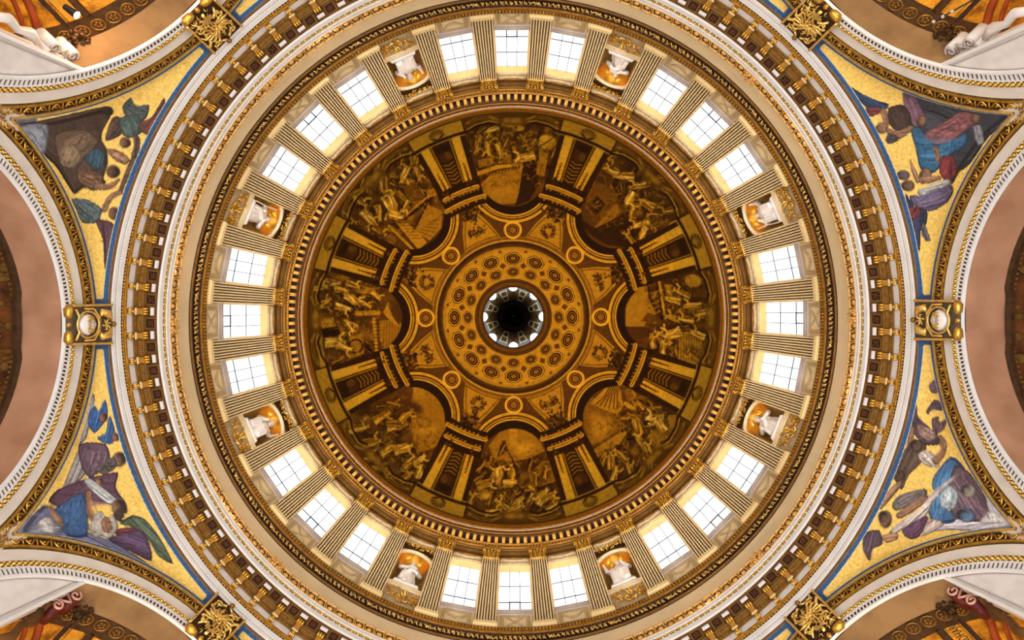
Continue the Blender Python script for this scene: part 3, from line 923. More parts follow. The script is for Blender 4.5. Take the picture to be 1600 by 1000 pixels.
# ------------------------------------------------------------------ fluted pilasters
PO = (RW(34) - .25, 0, 33.6)
s = MB()
ZB, ZT = 33.98, 42.2
hw = .56
n_fl = 7
prof = [(-hw, 0)]
fw = 2*hw / (n_fl + .25)
for i in range(n_fl):
    c0 = -hw + fw*(i + .62)
    g = fw*.27
    prof += [(c0 - g, 0), (c0 - g*.95, .41), (c0 + g*.95, .41), (c0 + g, 0)]
prof += [(hw, 0)]
for (ta, da), (tb, db) in zip(prof, prof[1:]):
    s.quad((RW(ZB)-.43+da, ta, ZB), (RW(ZB)-.43+db, tb, ZB), (RW(ZT)-.43+db, tb*.94, ZT), (RW(ZT)-.43+da, ta*.94, ZT))
for sg in (-1, 1):
    s.quad((RW(ZB)-.43, sg*hw, ZB), (RW(ZB)+.1, sg*hw, ZB), (RW(ZT)+.1, sg*hw*.94, ZT), (RW(ZT)-.43, sg*hw*.94, ZT))
shaft_m = s.mesh('shaft', 'pilaster_stone', PO)
s = MB()
s.box(RW(34)-.50, RW(34)+.1, -.64, .64, 33.6, 33.76).box(RW(34)-.46, RW(34)+.1, -.60, .60, 33.76, 33.99)
base_m = s.mesh('base', 'pale_cream', PO)
# capital: bell, two tiers of leaves, corner volutes, abacus
rng = random.Random(2)
s = MB()
Rc = RW(42.9) - .38
s.box(Rc + .02, Rc + .4, -.5, .5, 42.2, 43.45)
s.box(RW(42.2)-.47, RW(42.2)+.05, -.56, .56, 42.12, 42.26)
for row, (zz, nlf, hgt) in enumerate(((42.22, 4, .5), (42.55, 5, .55))):
    for i in range(nlf):
        t_ = -.42 + .84*i/(nlf-1)
        s.tube([(Rc+.02, t_, zz), (Rc-.06, t_, zz+hgt*.5), (Rc-.12, t_, zz+hgt*.85), (Rc-.19, t_, zz+hgt*.8)], [.09, .12, .09, .04], 5, flat=.5, up=(1, 0, 0))
for sg in (-1, 1):
    s.tube([(Rc-.1 - .12*math.cos(a)*(1-a/9), sg*(.45 + .13*math.sin(a)*(1-a/9)), 43.2 + .13*math.cos(a)*(1-a/9)) for a in [i*.8 for i in range(9)]], [.055]*9, 5)
    s.blob((Rc-.1, sg*.2, 43.15), .07, .11, .11)
s.blob((Rc-.14, 0, 43.35), .08, .11, .11)
capital_m = s.mesh('capital', 'gold', PO, True)
s = MB(); s.box(Rc-.20, Rc+.3, -.62, .62, 43.45, 43.62)
abacus_m = s.mesh('abacus', 'old_gold', PO)
for k in range(32):
    th = (k + .5)*BAY
    p = empty('fluted_pilaster', at(PO[0], th, PO[2]), th)
    after = ((k - 2) % 32)           # bays clockwise past the last niche bay
    nk = after // 4
    i4 = after % 4
    tag(p, 'cream fluted pilaster with gilt capital, %s clockwise from the %s statue niche' % (ORD[i4], NICHE_NAME[nk]), 'pilaster', 'fluted pilasters round the drum')
    link('shaft', shaft_m, p); link('base', base_m, p)
    cpo = link('capital', capital_m, p); link('abacus', abacus_m, cpo)

# ------------------------------------------------------------------ niches and statues
NO = (RW(NZ0), 0, NZ0)
def niche_meshes():
    out = {}
    s = MB()
    n = 18
    for i in range(n):
        a0, a1 = -PI/2 + PI*i/n, -PI/2 + PI*(i+1)/n
        f = lambda a, z: (RW(z) + NHW*math.cos(a)*.95, NHW*math.sin(a), z)
        s.quad(f(a0, NZ0), f(a1, NZ0), f(a1, NZS), f(a0, NZS))
    s.add([(RW(NZ0) + NHW*math.cos(-PI/2 + PI*i/n)*.95, NHW*math.sin(-PI/2 + PI*i/n), NZ0) for i in range(n+1)], [tuple(range(n+1))])
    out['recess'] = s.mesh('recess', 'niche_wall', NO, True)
    s = MB()
    P_ = []
    for j in range(11):
        b = PI/2*j/10
        P_.append([(RW(NZS) + NHW*math.cos(b)*math.cos(-PI/2 + PI*i/n)*.95, NHW*math.cos(b)*math.sin(-PI/2 + PI*i/n), NZS + NHW*math.sin(b)) for i in range(n+1)])
    s.grid(P_, 11, n+1)
    out['half_dome'] = s.mesh('half_dome', 'niche_gold', NO, True)
    s = MB()
    for r0, r1, dd in ((1.0, 1.06, .06), (1.06, 1.22, .10), (1.22, 1.27, .05)):
        P_ = []
        for i in range(19):
            a = PI*i/18
            row = []
            for rr_, d_ in ((r0, 0), (r0, -dd), (r1, -dd), (r1, 0)):
                z_ = NZS + rr_*math.sin(a)
                row.append((RW(z_) + d_, rr_*math.cos(a), z_))
            P_.append(row)
        s.grid(P_, 19, 4)
    out['archivolt'] = s.mesh('archivolt', 'wall_cream', NO)
    for sg in (-1, 1):
        s = MB().box(RW(38)-.10, RW(38)+.05, sg*1.02 if sg > 0 else -1.24, 1.24 if sg > 0 else -1.02, NZ0, NZS-.16)
        out['jamb%d' % sg] = s.mesh('jamb', 'wall_cream', NO)
        a_, b_ = sorted((sg*.98, sg*1.32))
        s = MB().box(RW(39.7)-.18, RW(39.7)+.05, a_, b_, NZS-.14, NZS+.06)
        s.box(RW(39.7)-.14, RW(39.7)+.05, a_, b_, NZS-.34, NZS-.10)
        out['impost%d' % sg] = s.mesh('impost', 'bright_gold', NO)
    s = MB()
    s.box(RW(NZ0)-.12, RW(NZ0)+.1, -1.2, 1.2, NZ0-.14, NZ0).box(RW(NZ0)-.10, RW(NZ0)+.1, -1.2, 1.2, NZ0-.34, NZ0-.2)
    out['ledge'] = s.mesh('ledge', 'wall_cream', NO)
    s = MB(); s.box(RW(36.5)-.05, RW(36.5)+.05, -1.18, 1.18, NZ0-.2, NZ0-.14)
    out['ledge_shadow_gap'] = s.mesh('ledge_groove', 'groove_brown', NO)
    def foliage(z0_, z1_, hw_, seed, n_):
        r_ = random.Random(seed)
        g = MB()
        zc = (z0_ + z1_)/2
        d_ = RW(zc) - .10
        for i in range(n_):
            t_ = r_.uniform(-hw_, hw_)
            z_ = zc + r_.uniform(-.42, .42)*(z1_ - z0_)
            a = r_.uniform(0, 2*PI)
            L_ = r_.uniform(.12, .22)
            g.tube([(d_, t_, z_), (d_-.08, t_ + L_*.5*math.cos(a), z_ + L_*.5*math.sin(a)), (d_-.03, t_ + L_*math.cos(a+.7), z_ + L_*math.sin(a+.7))], [.05, .06, .015], 4)
        for t_ in (-.5, .5):
            g.tube([(d_-.03, t_ + .22*math.cos(a)*(1-a/8), zc + .24*math.sin(a)*(1-a/8)) for a in [i*.75 for i in range(10)]], .04, 4)
        return g
    out['foliage_low'] = foliage(34.2, 35.95, .95, 7, 46).mesh('gilded_foliage', 'gold', NO)
    out['foliage_high'] = foliage(41.25, 42.15, 1.0, 8, 40).mesh('gilded_foliage', 'gold', NO)
    s = MB(); s.box(RW(35.2)-.04, RW(35.2)+.03, -1.12, 1.12, 34.15, 36.0)
    out['panel_low'] = s.mesh('foliage_panel', 'carved_stone', NO)
    s = MB(); s.box(RW(41.7)-.04, RW(41.7)+.03, -1.14, 1.14, 41.15, 42.2)
    out['panel_high'] = s.mesh('foliage_panel', 'dark_ground', NO)
    return out
nm_ = niche_meshes()
s = MB(); s.box(RW(35.2)-.05, RW(35.2), -1.16, 1.16, 33.7, 34.1)
npl_m = s.mesh('plinth', 'wall_cream', NO)

# statues: one continuous robed body on a plinth, eight poses
SO = (RW(NZ0) + .40, 0, NZ0)
def statue_mesh(i):
    r_ = random.Random(40 + i)
    g = MB()
    lean = r_.uniform(-.12, .12)
    seated = i % 2
    # robe rings (local: x out of niche towards the dome axis is negative)
    rings = [(0.18, .50, .40), (.45, .52, .44), (.9, .50, .44), (1.3, .47, .42 + .10*seated), (1.6, .42, .36 + .12*seated), (1.95, .40, .30), (2.3, .44, .28), (2.55, .42, .24), (2.72, .22, .18), (2.8, .12, .12)]
    n = 28
    P_ = []
    for (z_, ry, rx) in rings:
        row = []
        for j in range(n + 1):
            a = 2*PI*j/n
            f = 1 + (.17*math.sin(a*7 + z_*1.8 + i) + .10*math.sin(a*11 - z_*2.6)) * max(0.15, 1 - z_/2.8)
            row.append((-.06 + rx*f*math.cos(a) - (.16*seated if .8 < z_ < 1.7 and math.cos(a) < 0 else 0), ry*f*math.sin(a) + lean*z_*.5, z_))
        P_.append(row)
    g.grid(P_, len(rings), n + 1)
    g.add([p for p in P_[0][:-1]], [tuple(range(n))]); g.add([p for p in P_[-1][:-1]], [tuple(range(n))[::-1]])
    hx, hy = -.10, lean*2.9*.5 + r_.uniform(-.08, .08)
    g.tube([(-.06, lean*1.35, 2.6), (hx, hy, 2.95)], [.17, .13], 10)
    g.blob((hx, hy, 3.14), .215, .19, .26)
    g.blob((hx - .16, hy, 2.98), .09, .12, .17)              # beard
    g.blob((hx - .215, hy, 3.13), .05, .04, .06)             # nose
    g.blob((hx + .06, hy, 3.22), .21, .215, .22)             # hair
    if i in (0, 3, 5): g.tube([(hx, hy, 3.26), (hx, hy, 3.5), (hx, hy, 3.7)], [.21, .19, .04], 10)   # mitre
    poses = [((.62, -.28, 1.9), (.30, -.50, 2.35)), ((.66, -.2, 1.8), (.42, -.5, 1.55)), ((.70, -.1, 2.35), (.78, -.35, 2.95)), ((.58, -.34, 1.95), (.1, -.56, 1.9))]
    for sg in (-1, 1):
        el, ha = poses[(i + (1 if sg > 0 else 3)) % 4]
        oy = lean*1.2
        sh = (-.06, sg*.38 + oy, 2.48)
        e = (el[1], sg*el[0] + oy, el[2]); h = (ha[1], sg*ha[0] + oy, ha[2])
        g.tube([sh, tuple((sh[q] + e[q])/2 for q in range(3)), e], [.17, .17, .16], 9)
        g.tube([e, tuple((e[q] + h[q])/2 for q in range(3)), h], [.15, .12, .08], 9)
        g.blob(h, .09, .08, .10)
        for q in range(4):
            g.tube([(h[0]-.03, h[1] - .05 + .035*q, h[2]), (h[0]-.11, h[1] - .05 + .035*q, h[2]+.05), (h[0]-.13, h[1] - .05 + .035*q, h[2] - .02)], .026, 5)
    # cloak sweep
    g.tube([(-.34, -.36 + lean, 2.3), (-.46, -.05 + lean, 1.75), (-.46, .34, 1.2), (-.36, .46, .6)], [.10, .15, .17, .12], 8)
    g.tube([(-.36, .36, 2.2), (-.46, .30, 1.4), (-.44, .18, .5)], [.08, .10, .10], 8)
    if seated:
        g.tube([(-.3, -.30, 1.3), (-.62, -.34, 1.22), (-.6, -.34, .3)], [.22, .23, .2], 9)
        g.tube([(-.3, .30, 1.3), (-.58, .32, 1.25), (-.52, .34, .3)], [.22, .23, .2], 9)
        g.box(-.1, .5, -.62, .62, .15, 1.15)
    if i in (2, 6): g.box(-.66, -.56, -.30, .16, 1.5, 2.1)     # held book or tablet
    if i in (4, 7): g.tube([(-.5, .72, .2), (-.45, .66, 1.8), (-.5, .70, 3.1)], .05, 6)   # staff
    # plinth
    g.box(-.60, .45, -.70, .70, 0, .16)
    g.v = [(x*.86, y*1.06, z*1.16 + .30) for x, y, z in g.v]
    g.box(-.46, .40, -.80, .80, 0, .34)
    me = g.mesh('statue', 'statue_marble')
    ob = bpy.data.objects.new('statue_tmp', me)
    COL.objects.link(ob)
    md = ob.modifiers.new('r', 'REMESH'); md.mode = 'VOXEL'; md.voxel_size = .036; md.use_smooth_shade = True
    ms = ob.modifiers.new('s', 'SMOOTH'); ms.factor = .3; ms.iterations = 1
    dg = bpy.context.evaluated_depsgraph_get()
    res = bpy.data.meshes.new_from_object(ob.evaluated_get(dg))
    bpy.data.objects.remove(ob)
    res.name = 'statue'
    if not res.materials: res.materials.append(MATS['statue_marble'])
    return res
POSE = ['raising one arm', 'bowing its head', 'in folded robes', 'in a tall mitre', 'leaning with a staff', 'in a mitre and cope', 'bearing a tablet', 'with a long staff']
for k in range(8):
    th = rad(22.5 + 45*k)
    n_ = empty('statue_niche', at(NO[0], th, NO[2]), th)
    tag(n_, 'arched drum niche with gilded half dome, in the %s position' % NICHE_NAME[k], 'niche', 'statue niches in the drum', 'thing')
    for key in ('recess', 'half_dome', 'archivolt', 'jamb-1', 'jamb1', 'impost-1', 'impost1', 'ledge'):
        link(key.rstrip('-1'), nm_[key], n_)
    link('ledge_groove', nm_['ledge_shadow_gap'], n_)
    for a_ in ('low', 'high'):
        o = link('foliage_panel', nm_['panel_' + a_], n_)
        link('gilded_foliage', nm_['foliage_' + a_], o)
    link('plinth', npl_m, n_)
    lo = link('lintel', lintel_m, n_, loc=(WO[0]-NO[0], 0, WO[2]-NO[2]))
    link('carved_scroll', scroll_m, lo); link('groove', groove_m, lo); link('fillet', fillet_m, lo)
    st = link('statue', statue_mesh(k), None, at(SO[0], th, SO[2]), th)
    tag(st, 'white marble robed statue in the %s niche of the drum' % NICHE_NAME[k], 'statue', 'marble statues in the drum niches')
    ld = bpy.data.lights.new('niche_lamp', 'POINT')
    ld.energy = 16; ld.color = (1.0, .80, .50); ld.shadow_soft_size = .12
    lo2 = link('niche_lamp', ld, None, at(RW(39.3) + .62, th, 39.25), th)

# ------------------------------------------------------------------ cornice under the dome (trim_1)
t1 = empty('trim_1', (0, 0, 43.7))
tag(t1, 'gilded entablature ring with dentils between pilaster capitals and painted dome', 'cornice', kind='structure')
def ring(parent, name, prof, mt, oz, smooth=False, n=256):
    return MB().revolve(prof, n=n).build(name, mt, parent, (0, 0, oz), smooth)
Zt = 43.7
ring(t1, 'architrave', [(16.6, 43.66), (16.02, 43.66), (16.0, 44.0), (15.95, 44.02), (15.95, 44.25)], 'olive_gilt', Zt)
ring(t1, 'gilded_fillet', [(15.96, 44.25), (15.86, 44.27), (15.86, 44.37), (15.95, 44.39)], 'old_gold', Zt)
ring(t1, 'frieze', [(15.95, 44.39), (15.95, 44.85)], 'dark_ground', Zt)
ring(t1, 'gilded_fillet', [(15.95, 44.82), (15.83, 44.86), (15.83, 44.96), (15.95, 45.0)], 'old_gold', Zt)
ring(t1, 'dentil_bed', [(15.93, 45.0), (15.93, 45.52), (15.52, 45.56)], 'dark_ground', Zt)
ring(t1, 'corona', [(15.52, 45.54), (15.50, 45.56), (15.49, 45.85)], 'soffit_brown', Zt)
ring(t1, 'gilded_bead', [(15.49, 45.85), (15.45, 45.87), (15.45, 46.0), (15.47, 46.02)], 'old_gold', Zt)
ring(t1, 'red_band', [(15.47, 46.02), (15.47, 46.45)], 'maroon', Zt)
ring(t1, 'pale_fillet', [(15.47, 46.45), (15.44, 46.48), (15.44, 46.58), (15.45, 46.7)], 'carved_stone', Zt)
ring(t1, 'dome_foot', [(15.44, 46.7), (15.37, 46.75), (15.37, 47.6)], 'coffer_rosette', Zt)
s = MB()
for (x0, x1, w_) in ((15.56, 15.92, .13),):
    s.hexa([(15.60, -w_*.8, 45.12), (15.92, -w_*.8, 45.05), (15.92, w_*.8, 45.05), (15.60, w_*.8, 45.12), (15.58, -w_, 45.53), (15.92, -w_, 45.53), (15.92, w_, 45.53), (15.58, w_, 45.53)])
    s.blob((15.60, 0, 45.2), .07, .12, .07)
mat('dentil_gilt', (206, 152, 62), .55, .15, .15, 5)
dent_m = s.mesh('dentil', 'dentil_gilt', (0, 0, Zt))
for k in range(192):
    link('dentil', dent_m, t1, rotz=2*PI*(k + .5)/192)
def seg_copies(parent, name, mb, mt, oz, n, off=0.0, smooth=True):
    me = mb.mesh(name, mt, (0, 0, oz), smooth)
    for k in range(n):
        link(name, me, parent, rotz=2*PI*(k + off)/n)
s = MB()
for i in range(14):
    a = (i + .5 - 7)/14*BAY
    s.blob(at(15.92, a, 44.62), .06, .07, .13); s.blob(at(15.92, a + BAY/28, 44.5), .04, .04, .06)
seg_copies(t1, 'leaf_run', s, 'gold', Zt, 32)
s = MB()
for i in range(22):
    a = (i + .5 - 11)/22*BAY
    s.blob(at(15.46, a, 46.25), .03, .035, .07)
seg_copies(t1, 'bead_run', s, 'gold', Zt, 32)

# ------------------------------------------------------------------ foliage cornice below the pilasters (trim_2) and gallery wall
t2 = empty('trim_2', (0, 0, 32.1))
tag(t2, 'gilded foliage string course below the pilasters and windows', 'cornice', kind='structure')
Zt = 32.1
ring(t2, 'ledge', [(16.75, 33.62), (16.22, 33.62), (16.20, 33.5)], 'wall_cream', Zt)
ring(t2, 'leaf_bed', [(16.20, 33.5), (16.12, 33.46), (16.12, 33.05)], 'olive_gilt', Zt)
ring(t2, 'gilded_fillet', [(16.12, 33.08), (16.07, 33.04), (16.09, 32.94), (16.07, 32.90), (16.14, 32.82)], 'old_gold', Zt)
ring(t2, 'cove', [(16.14, 32.84), (16.28, 32.75), (16.32, 32.5), (16.30, 32.3)], 'dark_ground', Zt)
ring(t2, 'gilded_roll', [(16.31, 32.33), (16.27, 32.28), (16.27, 32.2), (16.33, 32.16)], 'olive_gilt', Zt)
ring(t2, 'dark_fillet', [(16.33, 32.17), (16.33, 32.06)], 'groove_brown', Zt)
s = MB()
for i in range(18):
    a = (i + .5 - 9)/18*BAY
    s.blob(at(16.11, a, 33.26), .05, .06, .14)
seg_copies(t2, 'leaf_run', s, 'gold', Zt, 32)
def foliage_run(seed):
    r_ = random.Random(seed)
    s = MB()
    for i in range(13):
        a = (i + .5 - 6.5)/13*BAY
        zc = 32.56
        s.tube([at(16.24, a - .006, zc - .16), at(16.18, a, zc), at(16.20, a + .006*r_.choice((-1, 1)), zc + .16)], [.03, .055, .02], 4)
        for q in range(3):
            s.blob(at(16.22, a + r_.uniform(-.006, .006), zc + r_.uniform(-.16, .16)), .05, r_.uniform(.03, .06), r_.uniform(.03, .07))
    s.blob(at(16.17, 0, 32.52), .09, .11, .12)
    s.blob(at(16.19, BAY*.42, 32.5), .07, .08, .09)
    return s
seg_copies(t2, 'foliage_run', foliage_run(3), 'bright_gold', Zt, 32)
gw = MB().revolve([(16.34, 32.1), (16.40, 30.4), (16.42, 28.9)], n=256).build('wall_gallery', 'wall_cream', None, (0, 0, 28.9), True, loc=(0, 0, 28.9))
tag(gw, 'plain cream wall band behind the circular gallery railing', 'wall', kind='structure')
gf = MB().revolve([(15.6, 28.93), (16.6, 28.92)], n=256).build('floor_gallery', 'white_paint', None, (0, 0, 28.9), loc=(0, 0, 28.9))
tag(gf, 'narrow walkway of the circular gallery behind its railing', 'floor', kind='structure')

# ------------------------------------------------------------------ gallery railing
gr = empty('gallery_railing', (0, 0, 28.93))
tag(gr, 'gilded wrought railing with blossoms running round the circular gallery', 'railing')
Zt = 28.93
ring(gr, 'top_rail', [(15.62, 29.50), (15.58, 29.52), (15.58, 29.58), (15.66, 29.58), (15.66, 29.50), (15.62, 29.50)], 'rose_gold', Zt)
ring(gr, 'bottom_rail', [(15.60, 28.95), (15.58, 28.97), (15.58, 29.02), (15.64, 29.02)], 'rose_gold', Zt)
ring(gr, 'dark_gap_strip', [(15.665, 29.12), (15.665, 29.5)], 'dark_ground', Zt)  # plain dark strip added behind the blossoms so the gaps read dark
s = MB()
for i in range(6):
    a = (i + .5 - 3)/6*BAY
    c = at(15.60, a, 29.17)
    s.blob(c, .07, .15, .13)
    s.blob(at(15.60, a + .012, 29.38), .05, .06, .06)
    s.blob(at(15.61, a - .012, 29.40), .05, .06, .05)
    s.tube([at(15.60, a - .016, 29.02), at(15.58, a - .012, 29.25), at(15.60, a - .016, 29.5)], .03, 4)
    s.tube([at(15.60, a + .010, 29.05), at(15.57, a + .016, 29.2), at(15.60, a + .012, 29.34)], .025, 4)
seg_copies(gr, 'railing_panel', s, 'rose_gold', Zt, 32, .5)
# taller gilt clusters on the gallery's cardinal and diagonal axes
s = MB()
r_ = random.Random(9)
for i in range(26):
    s.blob(at(15.57, r_.uniform(-.026, .026), 29.28 + r_.uniform(-.26, .40)), .08, r_.uniform(.05, .09), r_.uniform(.05, .09))
seg_copies(gr, 'gilt_cluster', s, 'rose_gold', Zt, 8, 0.0)

# ------------------------------------------------------------------ great cornice (trim_3): fascia, coffered soffit, marble frieze, architrave
t3 = empty('trim_3', (0, 0, 26.5))
tag(t3, 'great gallery cornice with coffered brown soffit, marble frieze and white bands', 'cornice', kind='structure')
Zt = 26.5
ring(t3, 'white_fascia', [(15.66, 28.95), (15.62, 28.93), (15.62, 28.72), (15.68, 28.70)], 'white_paint', Zt)
ring(t3, 'wave_bed', [(15.68, 28.72), (15.72, 28.54)], 'dark_ground', Zt)
ring(t3, 'corona', [(15.72, 28.55), (15.69, 28.53), (15.71, 28.26), (15.80, 28.24)], 'white_paint', Zt)
ring(t3, 'soffit', [(15.79, 28.26), (16.62, 28.26)], 'soffit_brown', Zt)
ring(t3, 'bed_moulding', [(16.34, 28.26), (16.36, 28.19), (16.46, 28.17), (16.48, 28.10), (16.60, 28.08), (16.64, 27.92), (16.70, 27.90)], 'olive_gilt', Zt)
ring(t3, 'frieze', [(16.70, 27.95), (16.70, 27.40)], 'white_marble', Zt)
ring(t3, 'gilded_fillet', [(16.70, 27.42), (16.64, 27.40), (16.64, 27.31), (16.72, 27.30)], 'gold', Zt)
ring(t3, 'leaf_bed', [(16.70, 27.31), (16.73, 27.10)], 'dark_ground', Zt)
ring(t3, 'upper_white_band', [(16.73, 27.11), (16.70, 27.10), (16.73, 26.84), (16.78, 26.83)], 'white_paint', Zt)
ring(t3, 'dark_groove', [(16.78, 26.84), (16.79, 26.77)], 'dark_ground', Zt)
ring(t3, 'lower_white_band', [(16.79, 26.78), (16.75, 26.77), (16.77, 26.60), (16.82, 26.59)], 'white_paint', Zt)
ring(t3, 'brown_cove', [(16.81, 26.63), (16.86, 26.58), (16.87, 26.50), (16.92, 26.48)], 'olive_gilt', Zt)
# wave scroll
s = MB()
for i in range(10):
    a = (i + .5 - 5)/10*BAY
    w_ = BAY/10
    s.tube([at(15.68, a - w_*.5 + w_*j/8, 28.63 + .07*math.sin(2*PI*j/8)) for j in range(9)], .036, 4)
    s.blob(at(15.68, a + w_*.25, 28.66), .03, .045, .04); s.blob(at(15.68, a - w_*.25, 28.60), .03, .045, .04)
seg_copies(t3, 'wave_scroll', s, 'bright_gold', Zt, 32)
s = MB()
for i in range(22):
    a = (i + .5 - 11)/22*BAY
    s.blob(at(16.69, a, 27.2), .04, .055, .075)
    s.blob(at(16.70, a + BAY/44, 27.24), .03, .03, .04)
seg_copies(t3, 'leaf_run', s, 'gold', Zt, 32)
s = MB()
for i in range(26):
    a = (i + .5 - 13)/26*BAY
    s.blob(at(16.78, a, 26.805), .03, .035, .03)
seg_copies(t3, 'bead_run', s, 'maroon', Zt, 32)
STEP = 2*PI/96
# coffers in the soffit
cz, cR = 28.26, 16.075
s = MB()
def sqring(mb, R_, ho, hi, z0_, z1_):
    for (xa, xb, ya, yb) in ((-ho, -hi, -ho, ho), (hi, ho, -ho, ho), (-hi, hi, -ho, -hi), (-hi, hi, hi, ho)):
        mb.box(R_+xa, R_+xb, ya, yb, z0_, z1_)
sqring(s, cR, .265, .205, cz-.05, cz+.01); sqring(s, cR, .235, .19, cz-.075, cz)
cf_m = s.mesh('coffer', 'olive_gilt', (0, 0, Zt))
cw_m = MB().box(cR-.20, cR+.20, -.20, .20, cz-.015, cz+.005).mesh('well', 'coffer_dark', (0, 0, Zt))
def bloom(n, seed):
    g = MB()
    for i in range(n):
        a = 2*PI*i/n + seed
        g.blob((cR + .085*math.cos(a), .085*math.sin(a), cz-.04), .05, .05, .035)
    g.blob((cR, 0, cz-.06), .045, .045, .04)
    for i in range(4):
        a = PI/4 + PI/2*i
        g.blob((cR + .17*math.cos(a), .17*math.sin(a), cz-.03), .03, .03, .02)
    return g.mesh('rosette', 'coffer_bloom', (0, 0, Zt))
blooms = [bloom(5, 0), bloom(8, .3), bloom(6, .5), bloom(4, PI/4)]
mt_m = MB().box(15.93, 16.07, -.175, .175, cz-.07, cz+.01).mesh('mutule', 'white_paint', (0, 0, Zt))
mp_m = MB().revolve([(16.685, 27.86), (16.665, 27.85), (16.665, 27.44), (16.69, 27.42)], -STEP*.37, STEP*.37, 6).mesh('marble_panel', 'white_marble', (0, 0, Zt))
s = MB()
for i in range(8):
    a = (i + .5 - 4)/8*STEP*.74
    s.blob(at(16.47, a, 28.12), .045, .042, .045); s.blob(at(16.60, a, 27.98), .05, .045, .055)
br_m = s.mesh('bead_strip', 'gold', (0, 0, Zt))
for k in range(96):
    a = k*STEP
    o = link('coffer', cf_m, t3, rotz=a)
    link('well', cw_m, o); link('rosette', blooms[(k*7 + k//3) % 4], o)
    link('marble_panel', mp_m, t3, rotz=a)
    link('bead_strip', br_m, t3, rotz=a)
    link('mutule', mt_m, t3, rotz=a + STEP/2)

# ------------------------------------------------------------------ scroll brackets
BO = (16.68, 0, 27.45)
s = MB()
s.hexa([(16.20, -.12, 27.98), (16.50, -.12, 27.72), (16.50, .12, 27.72), (16.20, .12, 27.98), (16.20, -.13, 28.25), (16.64, -.13, 28.25), (16.64, .13, 28.25), (16.20, .13, 28.25)])
s.hexa([(16.50, -.10, 27.72), (16.62, -.09, 27.46), (16.62, .09, 27.46), (16.50, .10, 27.72), (16.64, -.10, 28.0), (16.71, -.09, 27.5), (16.71, .09, 27.5), (16.64, .10, 28.0)])
bk_body = s.mesh('scroll_body', 'old_gold', BO)
s = MB()
for i in range(3):
    t_ = (i - 1)*.115
    s.blob((16.24, t_, 28.02), .19, .066, .13)
bk_front = s.mesh('front_volute', 'gold', BO, True)
s = MB().box(16.425, 16.475, -.15, .15, 27.72, 27.80)
bk_fil = s.mesh('cross_fillet', 'pale_cream', BO)
s = MB()
for i in range(3):
    t_ = (i - 1)*.085
    s.blob((16.58, t_, 27.53), .11, .05, .09)
s.blob((16.50, 0, 27.62), .05, .06, .06)
bk_foot = s.mesh('leaf_foot', 'bright_gold', BO, True)
for k in range(96):
    a = (k + .5)*STEP
    b_ = empty('cornice_bracket', at(BO[0], a, BO[2]), a)
    tag(b_, 'gilded scroll bracket under the gallery cornice, %s of twelve clockwise past the %s keystone' % (ORD[k % 12], ARCH_NAME[k // 12]), 'bracket', 'gilded brackets under the gallery cornice')
    link('scroll_body', bk_body, b_); link('front_volute', bk_front, b_); link('cross_fillet', bk_fil, b_); link('leaf_foot', bk_foot, b_)

# ------------------------------------------------------------------ mosaic spandrels
DA, ZC, RHO = 17.0, 17.88, 7.9
GOLD_A, GOLD_B = (236, 198, 104), (206, 160, 62)
def spandrel_canvas(k):
    """flat mosaic picture in the frame of the spandrel; generic robed figures"""
    th = rad(22.5 + 45*k)
    cx, cy = 740*math.cos(th), 740*math.sin(th)
    C = Canvas(cx-340, cy-340, cx+340, cy+340, 1.6, GOLD_A)
    r_ = random.Random(k)
    for i in range(500):
        C.ell(cx + r_.uniform(-330, 330), cy + r_.uniform(-330, 330), r_.uniform(3, 9), r_.uniform(1.5, 4), r_.uniform(0, 3), r_.choice([GOLD_B, (246, 218, 136), (220, 178, 80)]), .4, .5)
    return C, r_
def inside(p, q):
    c = False
    for (xa, ya), (xb, yb) in zip(q, q[1:] + q[:1]):
        if (ya > p[1]) != (yb > p[1]) and p[0] < (xb - xa)*(p[1] - ya)/(yb - ya) + xa:
            c = not c
    return c
def smooth_loop(p, m=3):
    out = []
    n = len(p)
    for i in range(n):
        a, b, c, d = p[i-1], p[i], p[(i+1) % n], p[(i+2) % n]
        for j in range(m):
            t = j/m
            out.append(tuple(b[k] + .5*.7*t*((c[k]-a[k]) + t*(2*a[k]-5*b[k]+4*c[k]-d[k] + t*(3*(b[k]-c[k])+d[k]-a[k]))) + .3*t*(c[k]-b[k]) for k in (0, 1)))
    return out
